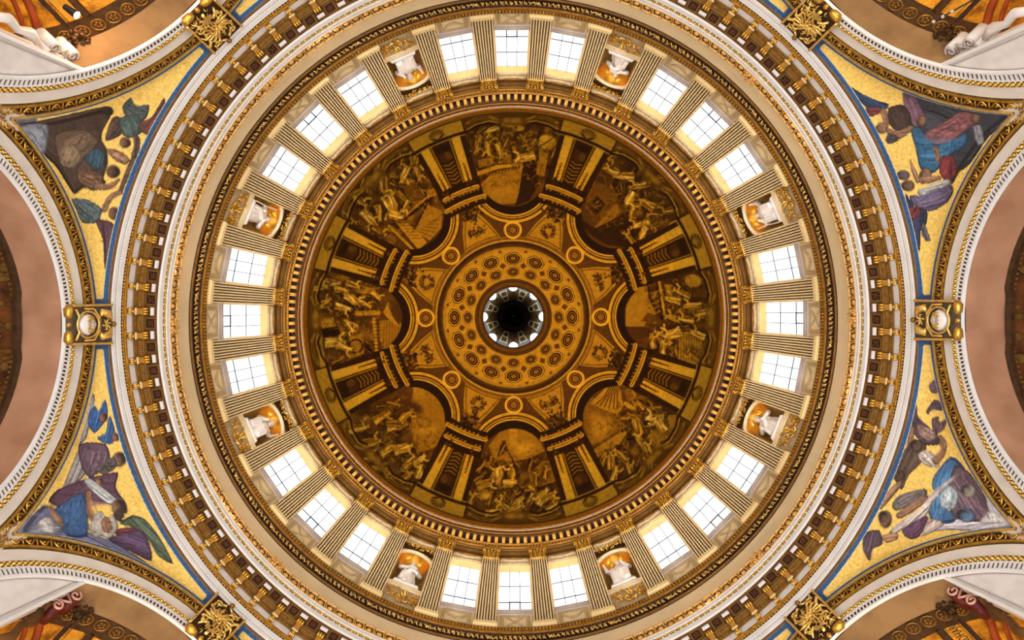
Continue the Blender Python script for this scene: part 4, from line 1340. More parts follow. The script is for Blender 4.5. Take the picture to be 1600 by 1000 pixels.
def draw(C, r_, sc, ox, oy, items):
    """items: (colour, outline in picture units, fold strokes)"""
    def T(p): return (ox + p[0]/sc - 802, oy + p[1]/sc - 504.5)
    for it in items:
        col, pts, folds = it
        g_ = sum(col)/3; col = tuple(c*.78 + g_*.20 for c in col)
        if len(pts) == 4 and not isinstance(pts[0], tuple):
            u, v = T((pts[0], pts[1]))
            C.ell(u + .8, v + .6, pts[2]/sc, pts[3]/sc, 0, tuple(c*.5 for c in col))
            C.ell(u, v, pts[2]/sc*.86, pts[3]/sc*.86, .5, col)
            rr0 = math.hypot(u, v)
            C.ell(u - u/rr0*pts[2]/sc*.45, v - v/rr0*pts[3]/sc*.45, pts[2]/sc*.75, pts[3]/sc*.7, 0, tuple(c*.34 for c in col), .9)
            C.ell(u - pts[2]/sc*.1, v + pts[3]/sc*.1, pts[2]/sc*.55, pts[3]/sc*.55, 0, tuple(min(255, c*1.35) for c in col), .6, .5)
            continue
        q = smooth_loop([T(p) for p in pts])
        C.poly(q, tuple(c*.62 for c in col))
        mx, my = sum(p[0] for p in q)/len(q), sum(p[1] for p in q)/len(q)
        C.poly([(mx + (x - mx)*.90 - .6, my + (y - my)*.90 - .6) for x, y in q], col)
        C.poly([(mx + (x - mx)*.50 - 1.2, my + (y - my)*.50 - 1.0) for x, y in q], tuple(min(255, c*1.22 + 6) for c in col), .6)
        xs = [p[0] for p in q]; ys = [p[1] for p in q]
        mx, my = sum(xs)/len(xs), sum(ys)/len(ys)
        for i in range(folds*2):
            a = r_.choice(q); t = r_.uniform(.1, .8); k_ = r_.choice([.6, .72, 1.2, 1.4])
            C.ell(mx + (a[0]-mx)*t, my + (a[1]-my)*t, r_.uniform(2, 5), r_.uniform(1, 2.4), math.atan2(a[1]-my, a[0]-mx) + r_.uniform(-.5, .5), tuple(min(255, c*k_) for c in col), .55, .35)
        M = np.array(q) - np.array([mx, my])
        ew, ev = np.linalg.eigh(M.T @ M)
        e1, e2 = ev[:, 1], ev[:, 0]
        h1, h2 = np.abs(M @ e1).max(), np.abs(M @ e2).max()
        for i in range(folds*2):
            o_ = r_.uniform(-.8, .8); ln = math.sqrt(1 - o_*o_) * r_.uniform(.45, .8); sh = r_.uniform(-.2, .2); cv = r_.uniform(-.25, .25)
            k_ = r_.choice([.5, .62, .75, 1.25, 1.5])
            pts_ = []
            for j in range(5):
                t = -1 + j*.5
                p_ = e1*h1*(t*ln + sh) + e2*h2*(o_ + cv*t*t)*.8
                pts_.append((mx + p_[0], my + p_[1]))
            pts_ = [p_ for p_ in pts_ if inside(p_, q)]
            if len(pts_) < 2: continue
            C.stroke(pts_, r_.uniform(.8, 1.8), tuple(min(255, c*k_ + (6 if k_ > 1 else 0)) for c in col), .7)
BRN, UMB, SKIN, TEAL, GRY = (104, 80, 58), (74, 54, 44), (150, 104, 74), (44, 76, 94), (128, 134, 150)
PUR, BLU, WHT, ROSE, MAR = (96, 62, 84), (50, 92, 150), (206, 200, 200), (150, 96, 100), (122, 44, 48)
PICT = {}
PICT[4] = (2.943, 0, 140, [        # upper left
    (UMB, [(60,140),(190,122),(300,100),(490,62),(515,100),(400,160),(240,220),(110,170)], 6),
    (UMB, [(88,150),(180,138),(300,118),(470,78),(505,105),(470,170),(462,220),(486,262),(490,330),(470,395),(480,420),(430,455),(380,440),(335,470),(300,420),(250,340),(200,290)], 10),
    (GRY, [(88,150),(205,140),(214,200),(190,285)], 6),
    (BRN, [(240,190),(380,165),(455,225),(385,300),(350,345),(270,335)], 9),
    ((138,112,84), [(270,260),(340,240),(370,300),(330,350),(270,330)], 5),
    (TEAL, [(385,295),(440,252),(478,285),(472,332),(440,362),(400,332)], 5),
    ((118,82,58), [(350,360),(440,370),(470,395),(440,450),(360,420)], 6),
    (SKIN, [(478,262),(545,270),(592,312),(572,336),(520,312)], 2), ((96,62,44), (512,366,30,30), 0),
    (SKIN, [(430,425),(500,430),(540,398),(545,410),(505,448),(430,452)], 1),
    ((70,80,78), [(558,66),(598,24),(622,68),(682,58),(674,112),(640,140),(575,112)], 6),
    ((84,58,50), [(510,120),(550,115),(560,190),(490,225),(478,205)], 4),
    ((66,86,84), [(545,120),(630,105),(655,180),(600,212),(558,196)], 5), ((120,80,58), (568,232,25,25), 0),
    ((96,68,54), [(610,190),(640,215),(634,290),(612,330),(598,300),(612,250)], 2),
    ((110,62,52), [(640,140),(700,120),(750,28),(756,60),(730,130),(680,200),(640,180)], 3),
    ((96,68,50), [(598,305),(626,305),(566,440),(556,470),(536,468),(548,430)], 1),
    (SKIN, [(455,548),(490,480),(540,452),(562,468),(505,500),(486,552)], 1),
    ((86,106,112), [(322,488),(400,498),(462,540),(440,604),(370,600),(345,545)], 7),
    ((88,56,66), [(432,590),(505,600),(522,650),(486,845),(470,790),(468,690)], 6), ((110,72,54), (516,560,25,30), 0)])
PICT[7] = (2.859, 1310, 50, [      # upper right
    ((62,62,76), [(300,245),(500,312),(650,342),(815,360),(800,400),(690,470),(600,600),(520,640),(480,500)], 8),
    ((58,58,70), [(305,262),(380,290),(500,330),(640,356),(780,372),(700,440),(640,510),(560,620),(520,690),(470,640),(440,560),(360,500),(330,420),(306,340)], 14),
    ((110,76,96), [(305,262),(350,280),(402,380),(380,440),(336,420),(306,340)], 6),
    ((140,80,86), [(400,460),(470,420),(560,362),(610,360),(640,400),(590,440),(520,500),(460,515),(400,500)], 10),
    ((40,96,140), [(335,440),(372,430),(400,500),(460,520),(520,500),(600,460),(590,510),(500,570),(440,640),(378,620),(360,540)], 10),
    (SKIN, (385,405,18,28), 0), (SKIN, (628,390,18,22), 0), (SKIN, [(440,520),(462,530),(470,580),(450,590)], 1),
    ((150,150,160), [(620,430),(650,420),(668,500),(640,510)], 3), (MAR, [(470,570),(530,560),(545,640),(500,680),(465,640)], 6),
    ((34,56,92), [(60,250),(140,295),(190,315),(240,330),(215,362),(150,360)], 5), (MAR, [(135,350),(200,345),(205,368),(150,388)], 3),
    ((64,46,40), [(235,350),(295,330),(335,370),(340,440),(290,462),(240,420)], 6), (SKIN, (205,436,25,25), 0),
    (SKIN, [(200,360),(225,350),(240,420),(222,440)], 1), (SKIN, [(228,436),(290,455),(345,425),(350,440),(290,486),(235,470)], 1), ((74,60,70), [(222,490),(240,460),(290,484),(240,510)], 2),
    (SKIN, [(330,570),(345,600),(370,650),(378,680),(358,682),(335,620)], 1), (SKIN, (402,645,25,30), 0), (SKIN, [(372,660),(460,650),(470,670),(385,690)], 1),
    ((98,80,90), (300,648,28,22), 0), ((112,78,62), (322,695,28,25), 0),
    ((170,170,164), [(370,715),(500,668),(512,690),(384,742)], 3),
    ((92,80,112), [(330,740),(390,740),(510,690),(528,720),(500,770),(430,812),(380,800),(340,780)], 9),
    ((44,50,86), [(310,730),(350,790),(408,810),(404,870),(378,900),(374,990),(340,960),(322,860)], 7), (MAR, [(322,800),(372,790),(376,830),(336,850)], 3), ((96,90,100), [(392,860),(424,942),(404,945),(380,910)], 2)])
PICT[3] = (2.438, 0, 540, [        # lower left
    ((104,108,150), [(60,722),(150,600),(240,640),(300,700),(420,745),(570,845),(400,790),(240,738)], 6),
    ((150,150,164), [(342,182),(352,200),(330,300),(318,350),(290,372),(318,280)], 5),
    ((46,96,170), [(330,250),(352,225),(368,250),(392,200),(402,262),(380,300),(350,330),(326,300)], 6), ((140,84,66), (382,270,16,18), 0),
    ((40,92,160), [(402,280),(412,268),(430,330),(418,372),(385,368),(358,348),(396,340)], 6), ((140,84,66), (430,345,15,16), 0),
    ((150,140,140), [(270,430),(300,380),(320,480),(220,560)], 4),
    ((98,72,92), [(288,372),(390,370),(410,430),(380,470),(330,500),(300,460)], 9),
    ((120,84,70), (442,430,26,28), 0), ((92,84,80), [(356,470),(420,420),(435,458),(390,490)], 5),
    ((94,60,84), [(170,590),(210,540),(320,500),(380,490),(440,480),(430,540),(470,600),(470,640),(400,600),(350,590),(310,580),(240,620)], 12),
    (SKIN, (366,514,14,14), 0),
    ((176,184,184), [(310,520),(326,500),(440,590),(400,602)], 3),
    (BLU, [(190,625),(250,580),(300,555),(318,600),(322,722),(240,720),(205,660)], 10),
    (SKIN, [(165,600),(220,650),(228,690),(200,680)], 1), (GRY, [(88,705),(160,640),(215,680),(218,716),(120,712)], 7), (WHT, [(135,660),(180,650),(190,710),(140,700)], 4),
    (SKIN, [(318,550),(336,548),(340,640),(380,660),(390,705),(330,660),(316,620)], 2), (SKIN, [(370,650),(420,660),(410,730),(380,720)], 1),
    ((176,166,160), [(326,690),(352,636),(378,628),(392,660),(420,640),(440,690),(408,735),(372,722),(345,730)], 10),
    (SKIN, [(372,664),(402,652),(418,690),(398,712),(378,700)], 2),
    ((130,90,62), (436,612,24,30), 0), ((70,50,40), [(420,640),(460,600),(462,650),(440,668)], 2),
    ((80,96,76), [(440,675),(490,645),(540,660),(590,720),(620,770),(648,830),(620,822),(580,790),(560,740),(500,690)], 10),
    ((110,44,56), [(430,700),(500,690),(520,730),(440,740)], 4), ((84,60,96), [(400,735),(520,700),(560,760),(565,822),(480,780)], 9)])
PICT[0] = (2.5, 1270, 540, [       # lower right
    ((196,188,200), [(430,745),(470,680),(600,640),(700,600),(815,710),(640,735),(520,735)], 6),
    ((104,72,92), [(460,170),(484,145),(498,195),(470,196)], 2), ((92,70,84), [(448,270),(480,225),(515,240),(510,268),(470,262),(458,284)], 3), ((96,70,82), [(470,300),(500,292),(488,330),(528,300),(520,340),(480,360)], 3),
    ((84,62,76), [(410,240),(416,290),(470,340),(500,370),(500,400),(440,400),(390,340)], 6),
    (SKIN, [(376,350),(402,330),(392,450),(372,450)], 2), ((146,112,100), [(412,320),(470,340),(490,370),(460,390),(420,360)], 4),
    ((96,72,60), [(400,380),(450,400),(430,470),(380,520),(350,580),(320,520),(350,440)], 7), ((80,58,44), (338,520,26,22), 0), ((96,70,54), (410,405,22,24), 0),
    (SKIN, [(265,630),(320,560),(350,540),(352,560),(320,600),(270,655)], 2),
    ((190,172,160), [(415,440),(450,420),(490,450),(500,490),(440,480)], 5), (SKIN, [(500,360),(530,390),(524,440),(490,480),(470,460),(510,420)], 2),
    ((112,100,98), [(312,640),(340,600),(440,572),(450,600),(380,640),(330,660)], 5), (SKIN, [(330,670),(440,600),(455,620),(350,690)], 2),
    ((58,110,164), [(480,520),(545,445),(600,490),(590,540),(530,560),(520,640),(565,700),(480,710),(452,650),(500,600),(470,570)], 11),
    ((110,84,100), [(560,480),(620,510),(680,600),(690,640),(700,700),(560,690),(530,600)], 12), ((168,186,200), [(500,600),(540,560),(575,590),(560,650),(510,650)], 5),
    ((150,140,130), (615,580,28,28), 0), ((90,120,160), (606,676,34,26), 0), (WHT, [(700,660),(780,700),(660,706)], 3),
    ((186,170,164), [(300,745),(330,715),(420,660),(480,580),(580,506),(560,535),(490,600),(440,690),(350,735),(310,760)], 5),
    ((100,62,92), [(350,735),(440,680),(455,690),(420,760),(380,770)], 5), ((190,170,160), [(430,760),(460,690),(520,712)], 2), ((110,78,58), (286,692,24,34), 0),
    (SKIN, [(262,760),(330,745),(335,770),(290,785)], 2), ((82,62,78), [(205,745),(262,735),(275,790),(235,810),(226,858),(205,830),(196,790)], 6)])
SP_NOTE = {0: 'grey-winged figures and blue drapery', 3: 'a purple-robed elder and a green-winged figure', 4: 'a dark brown robed group and small winged figures', 7: 'a rose and blue robed figure between two winged ones'}
for k in range(8):
    C, r_ = spandrel_canvas(k)
    if k in PICT:
        sc_, ox, oy, items = PICT[k]
        tp = [(r*math.cos(rad(22.5 + 45*k + d)), r*math.sin(rad(22.5 + 45*k + d))) for r, d in ((900, -3), (900, 3), (825, 2.2), (805, 0), (825, -2.2))]
        C.poly(tp, {0: (178, 176, 190), 3: (120, 130, 160), 4: (100, 100, 112), 7: (76, 76, 88)}[k])
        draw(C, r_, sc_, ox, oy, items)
    th0 = rad(45*k)
    vis = k in PICT
    nu, nv = (280, 190) if vis else (160, 60)
    phi = np.linspace(0, rad(45), nu)
    loc_ = np.minimum(phi, rad(45) - phi)
    yb = DA*np.tan(loc_)
    zb = ZC + np.sqrt(np.maximum(RHO**2 - yb**2, 0))
    Rb = DA/np.cos(loc_)
    sv = np.linspace(0, 1, nv)
    Rt, Zt_ = 16.86, 26.55
    Rg = Rt + (Rb[:, None] - Rt)*sv[None, :]
    Zg = Zt_ + (zb[:, None] - Zt_)*sv[None, :]
    bul = np.sin(PI*sv)[None, :]*(.28*np.sin(PI*phi/rad(45))[:, None])
    Rg = Rg + bul
    A = th0 + phi[:, None] + 0*sv[None, :]
    V = np.stack([Rg*np.cos(A), Rg*np.sin(A), Zg], -1).reshape(-1, 3)
    rp = 1000*Rg/Zg
    cols = C.sample((rp*np.cos(A)).ravel(), (rp*np.sin(A)).ravel())
    # blue border along the top and the two arches
    rt = 1000*Rt/Zt_
    rbp = (1000*Rb/zb)[:, None]
    ed_t = (rp - rt); ed_b = (rbp - rp)*np.cos(np.clip(loc_*2.2, 0, 1.1))[:, None]
    endd = (rp*np.sin(np.minimum(loc_, rad(22.5)))[:, None])
    BL, BL2 = np.array((44, 84, 132.)), np.array((190, 190, 176.))
    cols = cols.reshape(nu, nv, 3)
    nz_ = np.random.default_rng(k).uniform(.75, 1.25, (nu, nv, 1))
    mb_ = (ed_t < 9.5) | (ed_b < 6.5) | (endd < 40)
    ml_ = ((ed_t >= 9.5) & (ed_t < 10.6)) | ((ed_b >= 6.5) & (ed_b < 7.3))
    cols = np.where(ml_[..., None], BL2, cols)
    cols = np.where(mb_[..., None], BL*nz_, cols)
    base = at(18.4, rad(22.5 + 45*k), 21.5)
    V = V - np.array(base)
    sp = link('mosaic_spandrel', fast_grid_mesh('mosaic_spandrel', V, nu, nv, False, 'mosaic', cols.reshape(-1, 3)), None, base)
    if vis:
        lab = 'gold mosaic spandrel with %s, %s' % (SP_NOTE[k], {0: 'lower right', 3: 'lower left', 4: 'upper left', 7: 'upper right'}[k])
    else:
        lab = 'gold mosaic spandrel with blue border %s' % {1: 'at the bottom edge, right of centre', 2: 'at the bottom edge, left of centre', 5: 'at the top edge, left of centre', 6: 'at the top edge, right of centre'}[k]
    tag(sp, lab, 'mosaic', 'mosaic spandrels between the arches')

# ------------------------------------------------------------------ eight arches
def arc_pts(rho, x, f0=None, n=72):
    lim = math.asin(min(1.0, 7.03/rho)) if rho > 7.03 else PI/2
    pts = []
    if rho <= 7.03:
        pts.append((x, -rho, 15.0))
    for i in range(n + 1):
        a = -lim + 2*lim*i/n
        pts.append((x, rho*math.sin(a), ZC + rho*math.cos(a)))
    if rho <= 7.03:
        pts.append((x, rho, 15.0))
    return pts
def band(r_out, r_in, x_face, x_back=None):
    """flat arch band with a little thickness; x grows away from the dome axis"""
    s = MB()
    n = 72
    A_, B_ = [], []
    def arc(rho, x):
        lim_o = math.asin(min(1.0, 7.03/r_out)) if r_out > 7.03 else PI/2
        P_ = []
        if r_out <= 7.03: P_.append((x, -rho, 15.0))
        for i in range(n + 1):
            a = -lim_o + 2*lim_o*i/n
            P_.append((x, rho*math.sin(a), ZC + rho*math.cos(a)))
        if r_out <= 7.03: P_.append((x, rho, 15.0))
        return P_
    xb = x_back if x_back is not None else x_face + .12
    rows = [arc(r_out, xb), arc(r_out, x_face), arc(r_in, x_face), arc(r_in, xb)]
    s.grid(rows, 4, len(rows[0]))
    return s
AO = (DA, 0, 15.0)
arch_parts = []
def ap_(name, mb, mt, smooth=False):
    arch_parts.append((name, mb.mesh(name, mt, AO, smooth)))
ap_('outer_fillet', band(7.92, 7.83, DA-.08), 'bright_gold')
ap_('leaf_band', band(7.83, 7.42, DA-.02), 'dark_ground')
ap_('inner_fillet', band(7.42, 7.33, DA-.09), 'gold')
ap_('groove', band(7.33, 7.27, DA-.01), 'dark_line')
ap_('white_band', band(7.27, 6.80, DA-.04), 'arch_stone')
for sg in (-1, 1):
    ap_('white_pier', MB().hexa([(DA-.03, sg*7.04, 15), (DA+.2, sg*7.04, 15), (DA+.2, sg*6.7, 15), (DA-.03, sg*6.7, 15), (DA-.03, sg*7.04, 21.4), (DA+.2, sg*7.04, 21.4), (DA+.2, sg*6.7, 21.9), (DA-.03, sg*6.7, 21.9)]), 'arch_stone')
ap_('guilloche_bed', band(6.80, 6.54, DA-.03), 'dark_ground')
ap_('flute_bed', band(6.54, 6.24, DA-.01, DA+.2), 'groove_brown')
ap_('edge_fillet', band(6.25, 6.17, DA-.08, DA+.05), 'white_paint')
ap_('flute_fillet', band(6.55, 6.50, DA-.07), 'white_paint')
def arcpt(rho, a, x): return (x, rho*math.sin(a), ZC + rho*math.cos(a))
s = MB()
n = 130
for i in range(-n//2, n//2 + 1):
    a = i*PI/n*.99
    da = PI/n*.19
    q = [arcpt(6.24, a-da, DA-.07), arcpt(6.24, a+da, DA-.07), arcpt(6.51, a+da, DA-.07), arcpt(6.51, a-da, DA-.07), arcpt(6.24, a-da, DA+.11), arcpt(6.24, a+da, DA+.11), arcpt(6.51, a+da, DA+.11), arcpt(6.51, a-da, DA+.11)]
    s.hexa(q)
ap_('fluting', s, 'white_paint')
s = MB()
for i in range(-52, 53):
    a = i*rad(85)/52
    c = arcpt(6.67, a, DA-.05)
    s.blob(c, .07, .07, .09); s.blob(arcpt(6.60, a + rad(.8), DA-.05), .05, .045, .05); s.blob(arcpt(6.74, a + rad(.8), DA-.05), .05, .045, .05)
ap_('guilloche', s, 'bright_gold', True)
s = MB()
lim = math.degrees(math.asin(7.0/7.6))
na = 18
for i in range(-na, na + 1):
    a = rad(lim*.99*i/na)
    dl_ = rad(lim/na)
    u = [arcpt(7.68 - .20*math.sin(PI*j/8) if True else 0, a + (j/8 - .5)*dl_*.62, DA-.06) for j in range(9)]
    s.tube(u, .036, 5)
    s.blob(arcpt(7.62, a, DA-.05), .05, .05, .08)
    s.tube([arcpt(7.46, a + dl_*.5, DA-.05), arcpt(7.72, a + dl_*.5, DA-.06)], [.02, .05], 4)
ap_('leaf_ornament', s, 'gold', True)

def soffit_mesh(D2, rho2, mt):
    s = MB()
    rows = []
    for t_ in np.linspace(0, 1, 5):
        rho = 6.2 + (rho2 - 6.2)*t_
        x = DA + .02 + (D2 - DA)*t_
        rows.append(arc_pts(rho, x))
    s.grid(rows, 5, len(rows[0]))
    return s.mesh('soffit', mt, AO, True)
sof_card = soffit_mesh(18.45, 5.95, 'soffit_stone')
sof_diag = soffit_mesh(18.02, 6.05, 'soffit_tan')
for k in range(8):
    th = k*PI/4
    a_ = empty('crossing_arch', at(DA, th, 15.0), th)
    tag(a_, 'great white and gilt arch below the dome, on the %s side' % ARCH_NAME[k].replace('-hand', ''), 'arch', 'eight great arches of the crossing')
    for nm, me in arch_parts: link(nm, me, a_)
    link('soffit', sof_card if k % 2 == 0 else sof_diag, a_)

# ------------------------------------------------------------------ keystones
KO = (DA, 0, 24.1)
def leaf(mb, c, a, L, w, lift):
    """acanthus blade lying on the keystone face (y, z plane), curling off it"""
    y, z = c
    mb.tube([(lift, y, z), (lift-.09, y + L*.45*math.cos(a), z + L*.45*math.sin(a)), (lift-.13, y + L*.85*math.cos(a+.25), z + L*.85*math.sin(a+.25)), (lift-.05, y + L*math.cos(a+.5), z + L*math.sin(a+.5))], [w*.6, w, w*.8, w*.2], 5, flat=.6)
def keystone_parts(kind):
    out = []
    s = MB().hexa([(16.78, -.72, 24.05), (17.1, -.72, 24.05), (17.1, .72, 24.05), (16.78, .72, 24.05), (16.74, -.80, 26.55), (17.0, -.80, 26.55), (17.0, .80, 26.55), (16.74, .80, 26.55)])
    out.append(('block', s.mesh('block', 'keystone_ground' if kind else 'dark_ground', KO)))
    fx_ = 16.76
    for sg in (-1, 1):
        s = MB().tube([(fx_-.05, sg*.73, 24.2), (fx_-.07, sg*.80, 26.52)], .055, 6)
        out.append(('side_bar', s.mesh('side_bar', 'bright_gold', KO)))
    if kind == 0:      # acanthus block with a small cross below
        s = MB()
        for i in range(13):
            a = PI*(.5 + (i - 6)/6.5*.9) 
            leaf(s, (0, 25.35), a, .62 + .12*(i % 2), .085, fx_)
        for i in range(8):
            leaf(s, (0, 25.35), 2*PI*i/8, .30, .06, fx_-.08)
        s.blob((fx_-.12, 0, 25.35), .12, .11, .13)
        rk = random.Random(11)
        for q in range(46):
            leaf(s, (rk.uniform(-.6, .6), rk.uniform(24.3, 26.3)), rk.uniform(0, 2*PI), rk.uniform(.18, .32), rk.uniform(.04, .07), fx_+.02)
        for sg in (-1, 1):
            for q in range(3):
                leaf(s, (sg*.5, 24.5 + .55*q), PI/2 + sg*(.6 - .5*q), .45, .08, fx_)
            s.tube([(fx_-.10, sg*(.45 + .17*math.cos(a)*(1 - a/9)), 24.85 + .2*math.sin(a)*(1 - a/9)) for a in [i*.7 for i in range(10)]], .045, 5)
            s.tube([(fx_-.10, sg*(.42 + .15*math.cos(a)*(1 - a/9)), 26.1 + .17*math.sin(a)*(1 - a/9)) for a in [i*.7 for i in range(10)]], .042, 5)
        out.append(('acanthus', s.mesh('acanthus', 'bright_gold', KO, True)))
        s = MB()
        s.box(fx_-.2, fx_-.1, -.05, .05, 24.2, 24.95).box(fx_-.2, fx_-.1, -.24, .24, 24.52, 24.64)
        out.append(('cross', s.mesh('cross', 'bright_gold', KO)))
    else:              # white cartouche with gilt scrolls
        s = MB().blob((fx_-.02, 0, 25.0), .16, .46, .56)
        out.append(('cartouche', s.mesh('cartouche', 'statue_marble', KO, True)))
        s = MB()
        s.tube([(fx_-.08, .52*math.cos(a), 25.0 + .64*math.sin(a)) for a in [2*PI*i/24 for i in range(25)]], .05, 5, cap=False)
        for sg in (-1, 1):
            s.blob((fx_-.15, sg*.24, 25.05), .07, .09, .22)
            s.tube([(fx_-.06, sg*.15, 26.45), (fx_-.16, sg*.42, 26.1), (fx_-.12, sg*.5, 25.75), (fx_-.05, sg*.3, 25.7)], [.05, .17, .15, .05], 6)
            s.tube([(fx_-.06, sg*.6, 24.3), (fx_-.1, sg*.3, 24.45), (fx_-.08, sg*.1, 24.35)], [.05, .05, .04], 5)
            s.tube([(fx_-.06, sg*.05, 25.75), (fx_-.12, sg*.3, 25.6), (fx_-.1, sg*.62, 25.3), (fx_-.06, sg*.62, 24.8)], [.03, .05, .05, .04], 5)
        for q in range(6):
            a = 2*PI*q/6
            leaf(s, (0, 26.1), a, .26, .05, fx_)
        out.append(('gilt_scrolls', s.mesh('gilt_scrolls', 'bright_gold', KO, True)))
        s = MB()
        for q in range(5):
            s.blob((fx_-.16, (q - 2)*.07, 24.95 + .05*(q % 2)), .05, .035, .12)
        s.box(fx_-.19, fx_-.14, -.14, .14, 25.18, 25.22)
        out.append(('crest', s.mesh('crest', 'carved_stone', KO)))
    for sg in (-1, 1):
        s = MB().tube([(16.88, sg*.74, 24.14), (16.84, sg*.62, 24.10), (16.84, sg*.36, 24.10), (16.88, sg*.16, 24.14)], [.08, .17, .15, .06], 8)
        out.append(('foot_roll', s.mesh('foot_roll', 'gold', KO, True)))
    s = MB().blob((16.82, 0, 24.1), .10, .12, .14)
    out.append(('foot_boss', s.mesh('foot_boss', 'gold', KO, True)))
    s = MB().blob((16.70, 0, 26.62), .10, .12, .12)
    out.append(('crown_boss', s.mesh('crown_boss', 'old_gold', KO, True)))
    return out
KP = [keystone_parts(0), keystone_parts(1)]
for k in range(8):
    th = k*PI/4
    ks = empty('keystone', at(DA, th, 24.1), th)
    card = k % 2 == 0
    tag(ks, ('gilt keystone with white cartouche crowning the %s arch' if card else 'gilt acanthus keystone with small cross crowning the %s arch') % ARCH_NAME[k], 'keystone', 'keystones of the eight arches')
    for nm, me in KP[1 if card else 0]: link(nm, me, ks)

# ------------------------------------------------------------------ vaults and apses behind the arches
def half_shell(name, D0, rho, mt, zc=ZC, squash=1.0, down=15.0):
    s = MB()
    rows = []
    nb = 22
    for j in range(nb + 1):
        b = PI/2*j/nb
        row = []
        for i in range(41):
            a = -PI/2 + PI*i/40
            x, y, z = rho*math.sin(b), rho*math.cos(b)*math.sin(a), rho*math.cos(b)*math.cos(a)
            row.append((D0 + x*squash, y, zc + z))
        rows.append(row)
    s.grid(rows, nb + 1, 41)
    return s.mesh(name, mt, AO, True)
def shell_pt(D0, rho, yv, ang, lift=0.0, zc=ZC):
    """point on the half shell at lateral offset yv, turned back by ang from the crown"""
    q = rho - lift
    yv = yv*q/rho
    w = math.sqrt(max(q*q - yv*yv, 0))
    return (D0 + w*math.sin(ang), yv, zc + w*math.cos(ang))
V_D0 = 18.45
for k in (0, 2, 4, 6):
    th = k*PI/4
    r = link('ceiling_' + {0: 'right', 2: 'bottom', 4: 'left', 6: 'top'}[k], half_shell('vault', V_D0, 6.6, 'vault_brown'), None, at(AO[0], th, AO[2]), th)
    tag(r, 'dark brown and gold vault glimpsed behind the %s arch' % ARCH_NAME[k], 'vault', kind='structure')
    s = MB()
    prof_ = []
    for i in range(41):
        a = rad(-80 + 4*i)
        stp = .18 if abs(math.sin(a)) < .14 else 0.0
        prof_.append(arcpt(5.98 - stp, a, V_D0 + .02))
    s.tube(prof_, .16, 6)
    s.build('moulding', 'rosette_band', r, AO)
    s = MB()
    for i in range(-30, 31):
        a = rad(1.9*i)
        s.blob(arcpt(5.86, a, V_D0 + .16), .07, .05, .06)
    s.build('bead_row', 'olive_gilt', r, AO)
    s = MB()
    rg = random.Random(k)
    for i in range(60):
        yv = rg.uniform(-2.4, 2.4); an = rg.uniform(.08, .7)
        p = shell_pt(V_D0, 6.6, yv, an, .03)
        s.blob(p, rg.uniform(.15, .35), rg.uniform(.08, .2), .10)
    s.build('mosaic_relief', 'olive_gilt', r, AO)

